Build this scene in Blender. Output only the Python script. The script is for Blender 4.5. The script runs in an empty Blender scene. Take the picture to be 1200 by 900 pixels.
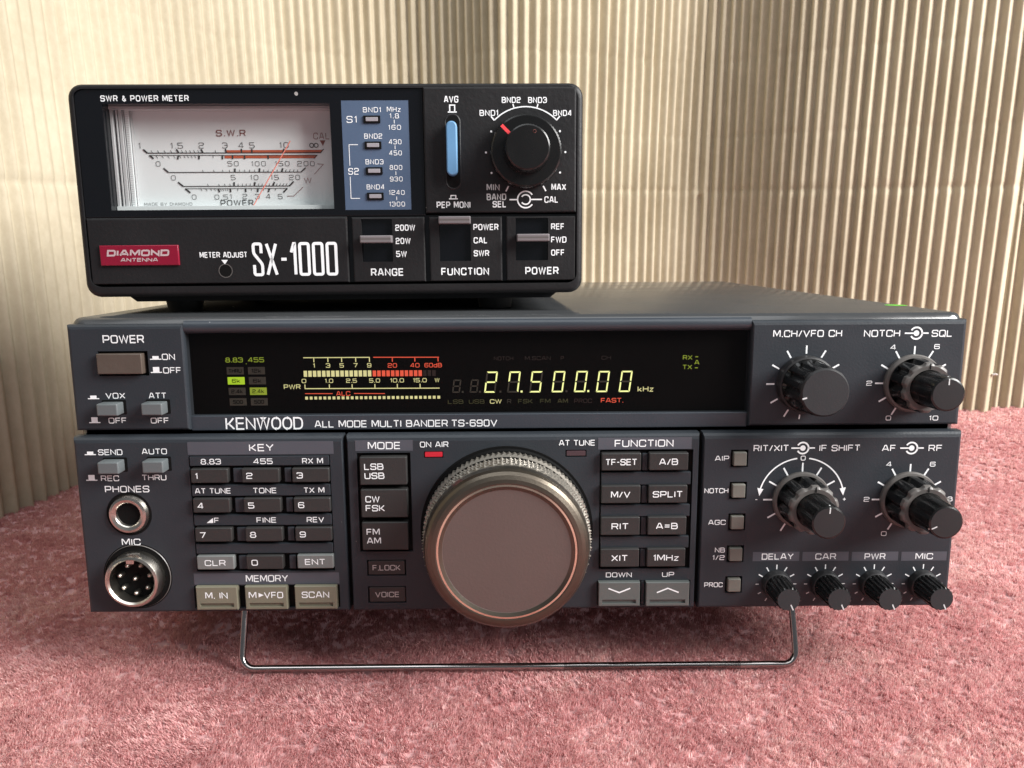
import bpy, math, random
import numpy as np
from mathutils import Matrix, Vector

S = 0.001                      # everything below is written in millimetres
PI = math.pi
rng = random.Random(7)
sc = bpy.context.scene
col = sc.collection

# ------------------------------------------------------------------ camera, world, lamps, exposure
TILT = math.radians(-3.0)      # the front of the transceiver is lifted by its wire stand
RADIO = Matrix.Translation((0, 0, 22.7 * S)) @ Matrix.Rotation(TILT, 4, 'X')

cd = bpy.data.cameras.new('camera')
cam = bpy.data.objects.new('camera', cd)
col.objects.link(cam)
cw = Matrix(((0.99996, 0.005967, 0.006718), (-0.007277, 0.976351, 0.216068), (-0.00527, -0.216108, 0.976355)))
# columns: right, forward, up  ->  blender camera axes right, up, -forward
cm = Matrix(((cw[0][0], cw[0][2], -cw[0][1]), (cw[1][0], cw[1][2], -cw[1][1]), (cw[2][0], cw[2][2], -cw[2][1])))
cam.matrix_world = Matrix.Translation((-3.43 * S, -225.68 * S, 145.47 * S)) @ cm.to_4x4()
cd.sensor_width = 36.0
cd.lens = 36.0 * 920.4 / 1200.0
cd.clip_start = 0.005
cd.clip_end = 50.0
cd.dof.use_dof = True
cd.dof.focus_distance = 0.242
cd.dof.aperture_fstop = 46.0
sc.camera = cam

world = bpy.data.worlds.new('World')
sc.world = world
world.use_nodes = True
bg = world.node_tree.nodes['Background']
bg.inputs['Color'].default_value = (0.86, 0.93, 1.0, 1)
bg.inputs['Strength'].default_value = 0.17


def area(name, loc, target, size, power, color):
    l = bpy.data.lights.new(name, 'AREA')
    l.shape = 'RECTANGLE'
    l.size, l.size_y = size
    l.energy = power
    l.color = color
    o = bpy.data.objects.new(name, l)
    col.objects.link(o)
    o.location = loc
    d = Vector(target) - Vector(loc)
    o.rotation_euler = d.to_track_quat('-Z', 'Y').to_euler()
    return o


area('window_light', (1.15, -0.42, 0.85), (0.0, 0.12, 0.06), (0.75, 0.75), 62.0, (1.0, 0.985, 0.965))
area('overhead_fill', (-0.1, -0.55, 1.5), (0.0, 0.1, 0.05), (1.6, 1.0), 13.5, (0.95, 0.98, 1.0))  # soft fill added from above; no ceiling lamp is known here

vs = sc.view_settings
vs.view_transform = 'Standard'
vs.look = 'None'
vs.exposure = 0.0
vs.gamma = 1.0
vs.use_curve_mapping = False


# ------------------------------------------------------------------ materials
def new_mat(name):
    m = bpy.data.materials.new(name)
    m.use_nodes = True
    nt = m.node_tree
    return m, nt, nt.nodes['Principled BSDF']


def plastic(name, color, rough=0.45, metal=0.0, grain=0.0, gscale=1500.0, dust=0.0, spec=0.5, vary=0.12, dscale=240.0, coat=0.0):
    m, nt, b = new_mat(name)
    N, L = nt.nodes, nt.links
    b.inputs['Roughness'].default_value = rough
    b.inputs['Metallic'].default_value = metal
    b.inputs['Specular IOR Level'].default_value = spec
    b.inputs['Coat Weight'].default_value = coat
    b.inputs['Coat Roughness'].default_value = 0.08
    tc = N.new('ShaderNodeTexCoord')
    nz = N.new('ShaderNodeTexNoise')
    nz.inputs['Scale'].default_value = 45.0
    nz.inputs['Detail'].default_value = 6.0
    L.new(tc.outputs['Object'], nz.inputs['Vector'])
    rmp = N.new('ShaderNodeMapRange')
    rmp.inputs['From Min'].default_value = 0.3
    rmp.inputs['From Max'].default_value = 0.7
    rmp.inputs['To Min'].default_value = max(0.02, rough - vary * 0.6)
    rmp.inputs['To Max'].default_value = min(1.0, rough + vary * 0.6)
    L.new(nz.outputs['Fac'], rmp.inputs['Value'])
    L.new(rmp.outputs['Result'], b.inputs['Roughness'])
    base = N.new('ShaderNodeMix')
    base.data_type = 'RGBA'
    base.inputs['A'].default_value = (*[c * (1 - vary) for c in color], 1)
    base.inputs['B'].default_value = (*[c * (1 + vary) for c in color], 1)
    L.new(nz.outputs['Fac'], base.inputs['Factor'])
    out = base.outputs['Result']
    if dust > 0:
        vo = N.new('ShaderNodeTexVoronoi')
        vo.feature = 'F1'
        vo.inputs['Scale'].default_value = dscale
        vo.inputs['Randomness'].default_value = 1.0
        wv = N.new('ShaderNodeTexNoise')
        wv.inputs['Scale'].default_value = 600.0
        wv.inputs['Detail'].default_value = 1.0
        L.new(tc.outputs['Object'], wv.inputs['Vector'])
        va = N.new('ShaderNodeVectorMath'); va.operation = 'MULTIPLY_ADD'
        va.inputs[1].default_value = (0.0006,) * 3
        L.new(wv.outputs['Color'], va.inputs[0])
        L.new(tc.outputs['Object'], va.inputs[2])
        L.new(va.outputs['Vector'], vo.inputs['Vector'])
        sep = N.new('ShaderNodeSeparateColor')
        L.new(vo.outputs['Color'], sep.inputs['Color'])
        # radius of the speck depends on the random value of its cell: most cells have none
        rr = N.new('ShaderNodeMapRange')
        rr.inputs['From Min'].default_value = 1.0 - dust
        rr.inputs['From Max'].default_value = 1.0
        rr.inputs['To Min'].default_value = 0.0
        rr.inputs['To Max'].default_value = 0.06
        L.new(sep.outputs['Red'], rr.inputs['Value'])
        lt = N.new('ShaderNodeMath'); lt.operation = 'LESS_THAN'
        L.new(vo.outputs['Distance'], lt.inputs[0])
        L.new(rr.outputs['Result'], lt.inputs[1])
        mul = N.new('ShaderNodeMath'); mul.operation = 'MULTIPLY'
        mul.inputs[1].default_value = 0.6
        L.new(lt.outputs['Value'], mul.inputs[0])
        dm = N.new('ShaderNodeMix'); dm.data_type = 'RGBA'
        dm.inputs['B'].default_value = (0.55, 0.54, 0.52, 1)
        L.new(mul.outputs['Value'], dm.inputs['Factor'])
        L.new(out, dm.inputs['A'])
        out = dm.outputs['Result']
    L.new(out, b.inputs['Base Color'])
    if grain > 0:
        n2 = N.new('ShaderNodeTexNoise')
        n2.inputs['Scale'].default_value = gscale
        n2.inputs['Detail'].default_value = 2.0
        L.new(tc.outputs['Object'], n2.inputs['Vector'])
        bp = N.new('ShaderNodeBump')
        bp.inputs['Strength'].default_value = grain
        bp.inputs['Distance'].default_value = 0.0002
        L.new(n2.outputs['Fac'], bp.inputs['Height'])
        L.new(bp.outputs['Normal'], b.inputs['Normal'])
    return m


def glow(name, color, strength):
    m, nt, b = new_mat(name)
    b.inputs['Base Color'].default_value = (*[c * 0.3 for c in color], 1)
    b.inputs['Emission Color'].default_value = (*color, 1)
    b.inputs['Emission Strength'].default_value = strength
    nz = nt.nodes.new('ShaderNodeTexNoise')
    nz.inputs['Scale'].default_value = 300.0
    tc = nt.nodes.new('ShaderNodeTexCoord')
    nt.links.new(tc.outputs['Object'], nz.inputs['Vector'])
    r = nt.nodes.new('ShaderNodeMapRange')
    r.inputs['To Min'].default_value = strength * 0.75
    r.inputs['To Max'].default_value = strength * 1.2
    nt.links.new(nz.outputs['Fac'], r.inputs['Value'])
    nt.links.new(r.outputs['Result'], b.inputs['Emission Strength'])
    return m


def pane(name, tint, rough=0.02, ior=1.5, dust=0.0):
    m = bpy.data.materials.new(name)
    m.use_nodes = True
    nt = m.node_tree
    N, L = nt.nodes, nt.links
    for n in list(N):
        N.remove(n)
    o = N.new('ShaderNodeOutputMaterial')
    t = N.new('ShaderNodeBsdfTransparent'); t.inputs['Color'].default_value = (*tint, 1)
    g = N.new('ShaderNodeBsdfGlossy'); g.inputs['Roughness'].default_value = rough
    f = N.new('ShaderNodeFresnel'); f.inputs['IOR'].default_value = ior
    gm = N.new('ShaderNodeNewGeometry')
    io = N.new('ShaderNodeMix')
    io.inputs['A'].default_value = ior
    io.inputs['B'].default_value = 1.0 / ior      # same index seen from behind: a thin pane, not a block of glass
    L.new(gm.outputs['Backfacing'], io.inputs['Factor'])
    L.new(io.outputs['Result'], f.inputs['IOR'])
    x = N.new('ShaderNodeMixShader')
    L.new(f.outputs['Fac'], x.inputs['Fac'])
    L.new(t.outputs['BSDF'], x.inputs[1])
    L.new(g.outputs['BSDF'], x.inputs[2])
    out = x.outputs['Shader']
    if dust > 0:                                   # specks lying on the pane
        tc = N.new('ShaderNodeTexCoord')
        vo = N.new('ShaderNodeTexVoronoi'); vo.inputs['Scale'].default_value = 230.0
        L.new(tc.outputs['Object'], vo.inputs['Vector'])
        sp = N.new('ShaderNodeSeparateColor')
        L.new(vo.outputs['Color'], sp.inputs['Color'])
        rr_ = N.new('ShaderNodeMapRange')
        rr_.inputs['From Min'].default_value = 1.0 - dust
        rr_.inputs['From Max'].default_value = 1.0
        rr_.inputs['To Max'].default_value = 0.055
        L.new(sp.outputs['Green'], rr_.inputs['Value'])
        lt = N.new('ShaderNodeMath'); lt.operation = 'LESS_THAN'
        L.new(vo.outputs['Distance'], lt.inputs[0])
        L.new(rr_.outputs['Result'], lt.inputs[1])
        df = N.new('ShaderNodeBsdfDiffuse'); df.inputs['Color'].default_value = (0.30, 0.29, 0.27, 1)
        x2 = N.new('ShaderNodeMixShader')
        L.new(lt.outputs['Value'], x2.inputs['Fac'])
        L.new(out, x2.inputs[1])
        L.new(df.outputs['BSDF'], x2.inputs[2])
        out = x2.outputs['Shader']
    L.new(out, o.inputs['Surface'])
    return m


M = {}
M['panel'] = plastic('charcoal_plastic', (0.0218, 0.0262, 0.0318), 0.46, grain=0.25, dust=0.09, spec=0.32)
M['trim'] = plastic('charcoal_trim', (0.028, 0.035, 0.044), 0.36, grain=0.2, dust=0.22)
M['case'] = plastic('cover_paint', (0.040, 0.042, 0.044), 0.19, grain=0.03, gscale=900, dust=0.05, dscale=90, spec=0.6)
M['well'] = plastic('dark_well', (0.005, 0.005, 0.005), 0.7, spec=0.1)
M['strip'] = plastic('header_strip', (0.060, 0.064, 0.078), 0.5, grain=0.1)
M['key'] = plastic('dark_key', (0.024, 0.0235, 0.023), 0.42, grain=0.25, dust=0.03, spec=0.4)
M['greykey'] = plastic('grey_key', (0.130, 0.138, 0.135), 0.42, grain=0.15)
M['olivekey'] = plastic('olive_key', (0.150, 0.143, 0.103), 0.42, grain=0.15)
M['stepkey'] = plastic('slate_key', (0.088, 0.098, 0.094), 0.38, grain=0.15)
M['push'] = plastic('push_button_grey', (0.095, 0.108, 0.112), 0.42, grain=0.15)
M['toggle'] = plastic('toggle_grey', (0.120, 0.116, 0.100), 0.45, grain=0.15)
M['power'] = plastic('power_bronze', (0.075, 0.058, 0.047), 0.32, grain=0.5, gscale=500, dust=0.25, dscale=300)
M['knob'] = plastic('knob_black', (0.006, 0.006, 0.006), 0.24, grain=0.06)
M['knobgrey'] = plastic('knob_grey', (0.021, 0.021, 0.022), 0.42, grain=0.12, spec=0.28)
M['knobcap'] = plastic('knob_cap', (0.024, 0.025, 0.027), 0.5, grain=0.15, spec=0.28)
M['knobrim'] = plastic('knob_rim', (0.095, 0.088, 0.083), 0.38, grain=0.1)
M['bronze'] = plastic('bronze_metal', (0.30, 0.27, 0.235), 0.34, metal=1.0, grain=0.12, vary=0.06)
M['bronzerim'] = plastic('bronze_rim', (0.125, 0.106, 0.084), 0.36, metal=0.9, grain=0.15, vary=0.08)
M['knurl'] = plastic('knurled_metal', (0.33, 0.305, 0.265), 0.36, metal=0.75, vary=0.08)
M['bronzeface'] = plastic('brown_metal', (0.135, 0.106, 0.096), 0.42, metal=0.5, grain=0.2, gscale=1200, vary=0.05)
M['goldline'] = plastic('cut_bright_line', (0.80, 0.70, 0.54), 0.18, metal=1.0)
M['nickel'] = plastic('nickel', (0.52, 0.49, 0.44), 0.28, metal=1.0)
M['steel'] = plastic('chromed_wire', (0.40, 0.37, 0.36), 0.18, metal=1.0)
M['white'] = plastic('white_print', (0.76, 0.79, 0.80), 0.5, vary=0.16)
M['offwhite'] = plastic('worn_white_print', (0.52, 0.54, 0.54), 0.5)
M['greyprint'] = plastic('grey_print', (0.45, 0.43, 0.42), 0.5)
M['rubber'] = plastic('rubber', (0.012, 0.012, 0.012), 0.7)
M['screen'] = plastic('display_backplate', (0.002, 0.0015, 0.0015), 0.6, spec=0.04)
M['seg'] = glow('segment_lit', (0.86, 0.92, 0.36), 1.05)
M['segy'] = glow('segment_pale', (0.74, 0.72, 0.34), 0.72)
M['segr'] = glow('segment_red', (0.80, 0.10, 0.05), 0.75)
M['segg'] = glow('segment_green', (0.38, 0.60, 0.02), 0.80)
M['segg2'] = glow('segment_green_dim', (0.30, 0.40, 0.03), 0.55)
M['segd'] = plastic('segment_unlit', (0.026, 0.024, 0.018), 0.5)
M['segd2'] = plastic('segment_unlit_red', (0.010, 0.004, 0.003), 0.5)
M['segd3'] = plastic('segment_unlit_green', (0.035, 0.038, 0.012), 0.5)
M['ledred'] = glow('lamp_red', (0.70, 0.015, 0.035), 0.5)
M['leddark'] = plastic('lamp_unlit', (0.05, 0.03, 0.035), 0.25)
M['glass'] = pane('display_glass', (0.92, 0.90, 0.88), 0.03, 1.30, dust=0.14)
M['mblack'] = plastic('meter_black', (0.0092, 0.0092, 0.010), 0.48, grain=0.45, gscale=900, dust=0.04, spec=0.33)
M['mgloss'] = plastic('meter_gloss_black', (0.004, 0.0045, 0.006), 0.06, dust=0.06, dscale=110, vary=0.04)
M['mpane'] = pane('meter_pane', (0.95, 0.95, 0.94), 0.02, 1.5, dust=0.06)
M['dial'] = plastic('dial_card', (0.66, 0.70, 0.71), 0.55, vary=0.03)
M['dialside'] = plastic('dial_side', (0.44, 0.45, 0.46), 0.35)
M['ink'] = plastic('dial_ink', (0.03, 0.028, 0.028), 0.6)
M['inkred'] = plastic('dial_ink_red', (0.42, 0.085, 0.035), 0.6)
M['inkbrown'] = plastic('dial_ink_brown', (0.20, 0.06, 0.05), 0.6)
M['needle'] = plastic('needle_red', (0.72, 0.22, 0.17), 0.5)
M['mblue'] = plastic('blue_panel', (0.064, 0.098, 0.160), 0.42, grain=0.1)
M['mslide'] = plastic('blue_slide', (0.105, 0.245, 0.42), 0.4)
M['mlens'] = plastic('lamp_lens', (0.27, 0.26, 0.28), 0.3)
M['lever'] = plastic('lever_grey', (0.15, 0.135, 0.14), 0.30)
M['badge'] = plastic('badge_red', (0.19, 0.005, 0.022), 0.30, dust=0.04)
M['badgetxt'] = plastic('badge_silver', (0.42, 0.33, 0.34), 0.4)
M['redmark'] = plastic('pointer_red', (0.75, 0.06, 0.07), 0.45)
M['sticker'] = plastic('green_sticker', (0.10, 0.42, 0.03), 0.5)


# ------------------------------------------------------------------ mesh builder
class MB:
    def __init__(self):
        self.v, self.f, self.m, self.mats = [], [], [], []

    def mi(self, mat):
        if mat not in self.mats:
            self.mats.append(mat)
        return self.mats.index(mat)

    def face(self, pts, mat):
        b = len(self.v)
        self.v += [tuple(p) for p in pts]
        self.f.append(tuple(range(b, b + len(pts))))
        self.m.append(self.mi(mat))

    def grid(self, rings, mat, closed=True):
        """skin consecutive rings (equal length) of shared vertices"""
        b = len(self.v)
        n = len(rings[0])
        for r in rings:
            self.v += [tuple(p) for p in r]
        k = self.mi(mat)
        for i in range(len(rings) - 1):
            for j in range(n if closed else n - 1):
                j2 = (j + 1) % n
                self.f.append((b + i * n + j, b + i * n + j2, b + (i + 1) * n + j2, b + (i + 1) * n + j))
                self.m.append(k)
        return b

    def cap(self, b, n, mat, flip=False):
        r = range(b, b + n)
        self.f.append(tuple(reversed(r)) if flip else tuple(r))
        self.m.append(self.mi(mat))

    def build(self, name, parent=None, label=None, sharp=38, smooth=True):
        me = bpy.data.meshes.new(name)
        me.from_pydata([(x * S, y * S, z * S) for x, y, z in self.v], [], self.f)
        for k in self.mats:
            me.materials.append(M[k] if isinstance(k, str) else k)
        me.polygons.foreach_set('material_index', self.m)
        if smooth:
            me.polygons.foreach_set('use_smooth', [True] * len(self.f))
            me.set_sharp_from_angle(angle=math.radians(sharp))
        me.update()
        o = bpy.data.objects.new(name, me)
        col.objects.link(o)
        if parent is not None:
            o.parent = parent
        if label:
            o['label'] = label
        return o


def rr_outline(cx, cz, w, h, r, n=5):
    r = max(0.001, min(r, w / 2 - 1e-3, h / 2 - 1e-3))
    pts = []
    for (sx, sz, a0) in ((1, 1, 0), (-1, 1, PI / 2), (-1, -1, PI), (1, -1, 1.5 * PI)):
        for i in range(n + 1):
            a = a0 + i / n * PI / 2
            pts.append((cx + sx * (w / 2 - r) + r * math.cos(a), cz + sz * (h / 2 - r) + r * math.sin(a)))
    return pts                       # counter-clockwise seen from -Y


def rr(mb, cx, cz, w, h, r, y0, y1, ch, mat, seg=3, back=True, n=5):
    """rounded-rectangle block, front face at y0, back at y1, softened front edge ch"""
    rings = []
    for i in range(seg + 1):
        t = i / seg * PI / 2
        ins = ch * (1 - math.sin(t))
        y = y0 + ch * (1 - math.cos(t))
        rings.append([(x, y, z) for x, z in rr_outline(cx, cz, w - 2 * ins, h - 2 * ins, max(0.05, r - ins * 0.5), n)])
    rings.append([(x, y1, z) for x, z in rr_outline(cx, cz, w, h, r, n)])
    k = len(rings[0])
    b = mb.grid([rg for rg in rings], mat)
    mb.cap(b, k, mat)
    if back:
        mb.cap(b + k * (len(rings) - 1), k, mat, True)


def box4(mb, x0, x1, z0, z1, r, y0, y1, ch, mat, **kw):
    rr(mb, (x0 + x1) / 2, (z0 + z1) / 2, x1 - x0, z1 - z0, r, y0, y1, ch, mat, **kw)


def rect(mb, x0, x1, z0, z1, y, mat):
    mb.face([(x0, y, z0), (x1, y, z0), (x1, y, z1), (x0, y, z1)], mat)


def plate(mb, x0, x1, z0, z1, y0, y1, ch, holes, mat, floor=None, seg=3):
    """front plate with rectangular recesses (hx0,hx1,hz0,hz1,depth) and softened edges ch=(l,r,b,t)"""
    l, r, b, t = ch
    xi0, xi1, zi0, zi1 = x0 + l, x1 - r, z0 + b, z1 - t
    xs = sorted({xi0, xi1, *[h[0] for h in holes], *[h[1] for h in holes]})
    zs = sorted({zi0, zi1, *[h[2] for h in holes], *[h[3] for h in holes]})

    def dep(xa, xb, za, zb):
        cx, cz = (xa + xb) / 2, (za + zb) / 2
        for i, h in enumerate(holes):
            if h[0] < cx < h[1] and h[2] < cz < h[3]:
                return i
        return -1
    for i in range(len(xs) - 1):
        for j in range(len(zs) - 1):
            if dep(xs[i], xs[i + 1], zs[j], zs[j + 1]) < 0:
                rect(mb, xs[i], xs[i + 1], zs[j], zs[j + 1], y0, mat)
    for h in holes:
        a, c, e, g, d = h[:5]
        fm = h[5] if len(h) > 5 else (floor or mat)
        yb = y0 + d
        if fm:
            rect(mb, a, c, e, g, yb, fm)
        mb.face([(a, y0, e), (a, yb, e), (a, yb, g), (a, y0, g)], mat)
        mb.face([(c, y0, e), (c, y0, g), (c, yb, g), (c, yb, e)], mat)
        mb.face([(a, y0, g), (a, yb, g), (c, yb, g), (c, y0, g)], mat)
        mb.face([(a, y0, e), (c, y0, e), (c, yb, e), (a, yb, e)], mat)
    rings = []
    for i in range(seg + 1):
        q = i / seg * PI / 2
        k = 1 - math.sin(q)
        y = y0 + max(ch) * (1 - math.cos(q))
        X0, X1, Z0, Z1 = x0 + l * k, x1 - r * k, z0 + b * k, z1 - t * k
        rings.append([(X0, y, Z0), (X1, y, Z0), (X1, y, Z1), (X0, y, Z1)])
    rings.append([(x0, y1, z0), (x1, y1, z0), (x1, y1, z1), (x0, y1, z1)])
    for i in range(len(rings) - 1):
        for j in range(4):
            j2 = (j + 1) % 4
            mb.face([rings[i][j], rings[i + 1][j], rings[i + 1][j2], rings[i][j2]], mat)
    rg = rings[-1]
    mb.face([rg[0], rg[3], rg[2], rg[1]], mat)


def lathe(mb, cx, cz, prof, mat, n=48, rf=None, cap0=True, mats=None):
    """surface of revolution round the Y axis; prof = [(r, y)...] front to back"""
    rings = []
    for i, (r, y) in enumerate(prof):
        ring = []
        for j in range(n):
            a = 2 * PI * j / n
            q = rf(a, i, r) if rf else r
            ring.append((cx + q * math.cos(a), y, cz + q * math.sin(a)))
        rings.append(ring)
    if mats is None:
        b = mb.grid(rings, mat)
    else:
        b = None
        for i in range(len(rings) - 1):
            k = mb.grid(rings[i:i + 2], mats[i])
            b = k if b is None else b
    if cap0:
        mb.cap(b, n, mats[0] if mats else mat)


def tube(mb, path, r, mat, n=10):
    P = [Vector(p) for p in path]
    rings = []
    up = Vector((0, 0, 1))
    for i, p in enumerate(P):
        d = (P[min(i + 1, len(P) - 1)] - P[max(i - 1, 0)]).normalized()
        u = d.cross(Vector((0, 1, 0.13))).normalized()
        w = d.cross(u).normalized()
        rings.append([tuple(p + r * (math.cos(2 * PI * j / n) * u + math.sin(2 * PI * j / n) * w)) for j in range(n)])
    b = mb.grid(rings, mat)
    mb.cap(b, n, mat, True)
    mb.cap(b + n * (len(P) - 1), n, mat)


def disc(mb, cx, cz, r, y, mat, n=24):
    mb.face([(cx + r * math.cos(2 * PI * i / n), y, cz + r * math.sin(2 * PI * i / n)) for i in range(n)], mat)


def arc(mb, cx, cz, r, a0, a1, w, y, mat, n=28):
    a0, a1 = math.radians(a0), math.radians(a1)
    o, i_ = [], []
    for k in range(n + 1):
        a = a0 + (a1 - a0) * k / n
        o.append((cx + (r + w / 2) * math.cos(a), y, cz + (r + w / 2) * math.sin(a)))
        i_.append((cx + (r - w / 2) * math.cos(a), y, cz + (r - w / 2) * math.sin(a)))
    mb.grid([o, i_], mat, closed=False)


def line(mb, x0, z0, x1, z1, w, y, mat):
    dx, dz = x1 - x0, z1 - z0
    l = math.hypot(dx, dz) or 1
    nx, nz = -dz / l * w / 2, dx / l * w / 2
    mb.face([(x0 - nx, y, z0 - nz), (x1 - nx, y, z1 - nz), (x1 + nx, y, z1 + nz), (x0 + nx, y, z0 + nz)], mat)


def ticks(mb, cx, cz, r0, r1, angles, w, y, mat):
    for a in angles:
        c, s = math.cos(math.radians(a)), math.sin(math.radians(a))
        line(mb, cx + r0 * c, cz + r0 * s, cx + r1 * c, cz + r1 * s, w, y, mat)


# ---- wide square lettering drawn with strokes (x,z in tenths of the cap height; r marks a rounded corner)
GL = {
    'A': (10.5, '0,0 4,10 6.5,10 10.5,0;1.6,3 8.9,3'), 'B': (9.5, '0,0 0,10 r8.8,10 r8.8,5.2 0,5.2;8,5.2 r9.5,5.2 r9.5,0 0,0'),
    'C': (9.5, '9.5,7 r9.5,10 r0,10 r0,0 r9.5,0 9.5,3'), 'D': (9.5, '0,0 0,10 r9.5,10 r9.5,0 z0,0'),
    'E': (8.5, '8.5,10 0,10 0,0 8.5,0;0,5.2 8,5.2'), 'F': (8.2, '8.2,10 0,10 0,0;0,5 7.5,5'),
    'G': (9.5, '9.5,7.4 r9.5,10 r0,10 r0,0 r9.5,0 9.5,4.8 5.5,4.8'), 'H': (9.5, '0,0 0,10;9.5,0 9.5,10;0,5.2 9.5,5.2'),
    'I': (0.4, '0.2,0 0.2,10'), 'J': (8, '8,10 r8,0 r0,0 0,3'), 'K': (9, '0,0 0,10;0,4.6 2.6,4.6 8.6,10;2.8,4.8 9,0'),
    'L': (8, '0,10 0,0 8,0'), 'M': (11.5, '0,0 0,10 1.2,10 5.75,2 10.3,10 11.5,10 11.5,0'), 'N': (9.5, '0,0 0,10 9.5,0 9.5,10'),
    'O': (9.8, 'r0,0 r0,10 r9.8,10 r9.8,0 zr'), 'P': (9.3, '0,0 0,10 r9.3,10 r9.3,4.2 0,4.2'), 'Q': (9.8, 'r0,0 r0,10 r9.8,10 r9.8,0 zr;6,2.5 10,-1'),
    'R': (9.4, '0,0 0,10 r9.2,10 r9.2,4.6 0,4.6;6,4.6 9.4,0'), 'S': (9.3, '9.3,7.4 r9.3,10 r0,10 r0,5.2 r9.3,5.2 r9.3,0 r0,0 0,2.6'),
    'T': (9, '0,10 9,10;4.5,10 4.5,0'), 'U': (9.5, '0,10 r0,0 r9.5,0 9.5,10'), 'V': (10.5, '0,10 5.2,0 10.5,10'),
    'W': (14, '0,10 3.4,0 7,10 10.6,0 14,10'), 'X': (9.8, '0,0 9.8,10;0,10 9.8,0'), 'Y': (10, '0,10 5,4.5 10,10;5,4.5 5,0'),
    'Z': (9, '0,10 9,10 0,0 9,0'), '0': (9, 'r0,0 r0,10 r9,10 r9,0 zr'), '1': (3, '0,8 2.5,10 2.5,0'),
    '2': (9, '0,7.4 r0,10 r9,10 r9,5.2 r0,5.2 0,0 9,0'), '3': (9, '0,7.8 r0,10 r9,10 r9,0 r0,0 0,2.2;3,5.2 9,5.2'),
    '4': (9.2, '7,0 7,10 5.8,10 0,2.6 9.2,2.6'), '5': (9, '9,10 0,10 0,5.6 r9,5.6 r9,0 r0,0 0,2'), '6': (9, '8.8,8 r8.8,10 r0,10 r0,0 r9,0 r9,5.6 0,5.6'),
    '7': (9, '0,10 9,10 3.5,0'), '8': (9, 'r0,0 r0,5.1 r9,5.1 r9,0 zr;r0.7,5.3 r0.7,10 r8.3,10 r8.3,5.3 zr'), '9': (9, '0.2,2 r0.2,0 r9,0 r9,10 r0,10 r0,4.6 9,4.6'),
    '/': (5, '0,0 5,10'), '-': (4.5, '0,4.8 4.5,4.8'), '.': (1.4, '0.7,-0.8 0.7,0.9'), '=': (8, '0,3.2 8,3.2;0,6.8 8,6.8'), '+': (7, '0,5 7,5;3.5,1.5 3.5,8.5'),
    'k': (7, '0,0 0,10;0,3 2,3 6.4,7;2.5,3.4 7,0'), 'z': (6.5, '0,6.8 6.5,6.8 0,0 6.5,0'), 'd': (8, '8,10 8,0 r0,0 r0,6.6 8,6.6'), ' ': (4, ''), '&': (9, '9,0 r1.5,7.5 r3.8,10 r6.3,7.5 r0.2,4 r2.5,0 r6.5,0 8.6,4.6'),
}
GC = {   # condensed single-stroke figures of the meter's type number
    'S': (3.6, '3.3,7 r3.3,10 r0,10 r0,7 r3.6,3.4 r3.6,0 r0.1,0 0.1,3.2'), 'X': (4.0, '0,0 4,10;0,10 4,0'), '-': (2.3, '0,5 2.3,5'),
    '1': (1.6, '0,7.2 1.2,10 1.6,10 1.6,0'), '0': (3.8, 'r0,0 r0,10 r3.8,10 r3.8,0 zr'),
}


def fillet(pts, closed, rad):
    out = []
    n = len(pts)
    for i, (x, z, r) in enumerate(pts):
        if not r or (not closed and i in (0, n - 1)):
            out.append((x, z))
            continue
        px, pz, _ = pts[i - 1]
        qx, qz, _ = pts[(i + 1) % n]
        l1, l2 = math.hypot(px - x, pz - z), math.hypot(qx - x, qz - z)
        d = min(rad, l1 * 0.5, l2 * 0.5)
        a = (x + (px - x) / l1 * d, z + (pz - z) / l1 * d)
        c = (x + (qx - x) / l2 * d, z + (qz - z) / l2 * d)
        for k in range(5):
            t = k / 4
            out.append(((1 - t) ** 2 * a[0] + 2 * t * (1 - t) * x + t * t * c[0], (1 - t) ** 2 * a[1] + 2 * t * (1 - t) * z + t * t * c[1]))
    return out


def stroke(mb, pts, closed, w, y, mat):
    n = len(pts)
    L_, R_ = [], []
    for i in range(n):
        p = pts[i]
        a = pts[i - 1] if (i > 0 or closed) else None
        b = pts[(i + 1) % n] if (i < n - 1 or closed) else None
        d1 = d2 = None
        if a:
            l = math.hypot(p[0] - a[0], p[1] - a[1]) or 1e-9
            d1 = ((p[0] - a[0]) / l, (p[1] - a[1]) / l)
        if b:
            l = math.hypot(b[0] - p[0], b[1] - p[1]) or 1e-9
            d2 = ((b[0] - p[0]) / l, (b[1] - p[1]) / l)
        d1 = d1 or d2
        d2 = d2 or d1
        nx, nz = -(d1[1] + d2[1]), d1[0] + d2[0]
        l = math.hypot(nx, nz) or 1e-9
        nx, nz = nx / l, nz / l
        k = min(2.0, 1.0 / max(0.35, nx * -d1[1] + nz * d1[0]))
        L_.append((p[0] + nx * w / 2 * k, y, p[1] + nz * w / 2 * k))
        R_.append((p[0] - nx * w / 2 * k, y, p[1] - nz * w / 2 * k))
    if closed:
        mb.grid([L_, R_], mat, closed=True)
    else:
        mb.grid([L_, R_], mat, closed=False)


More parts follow.
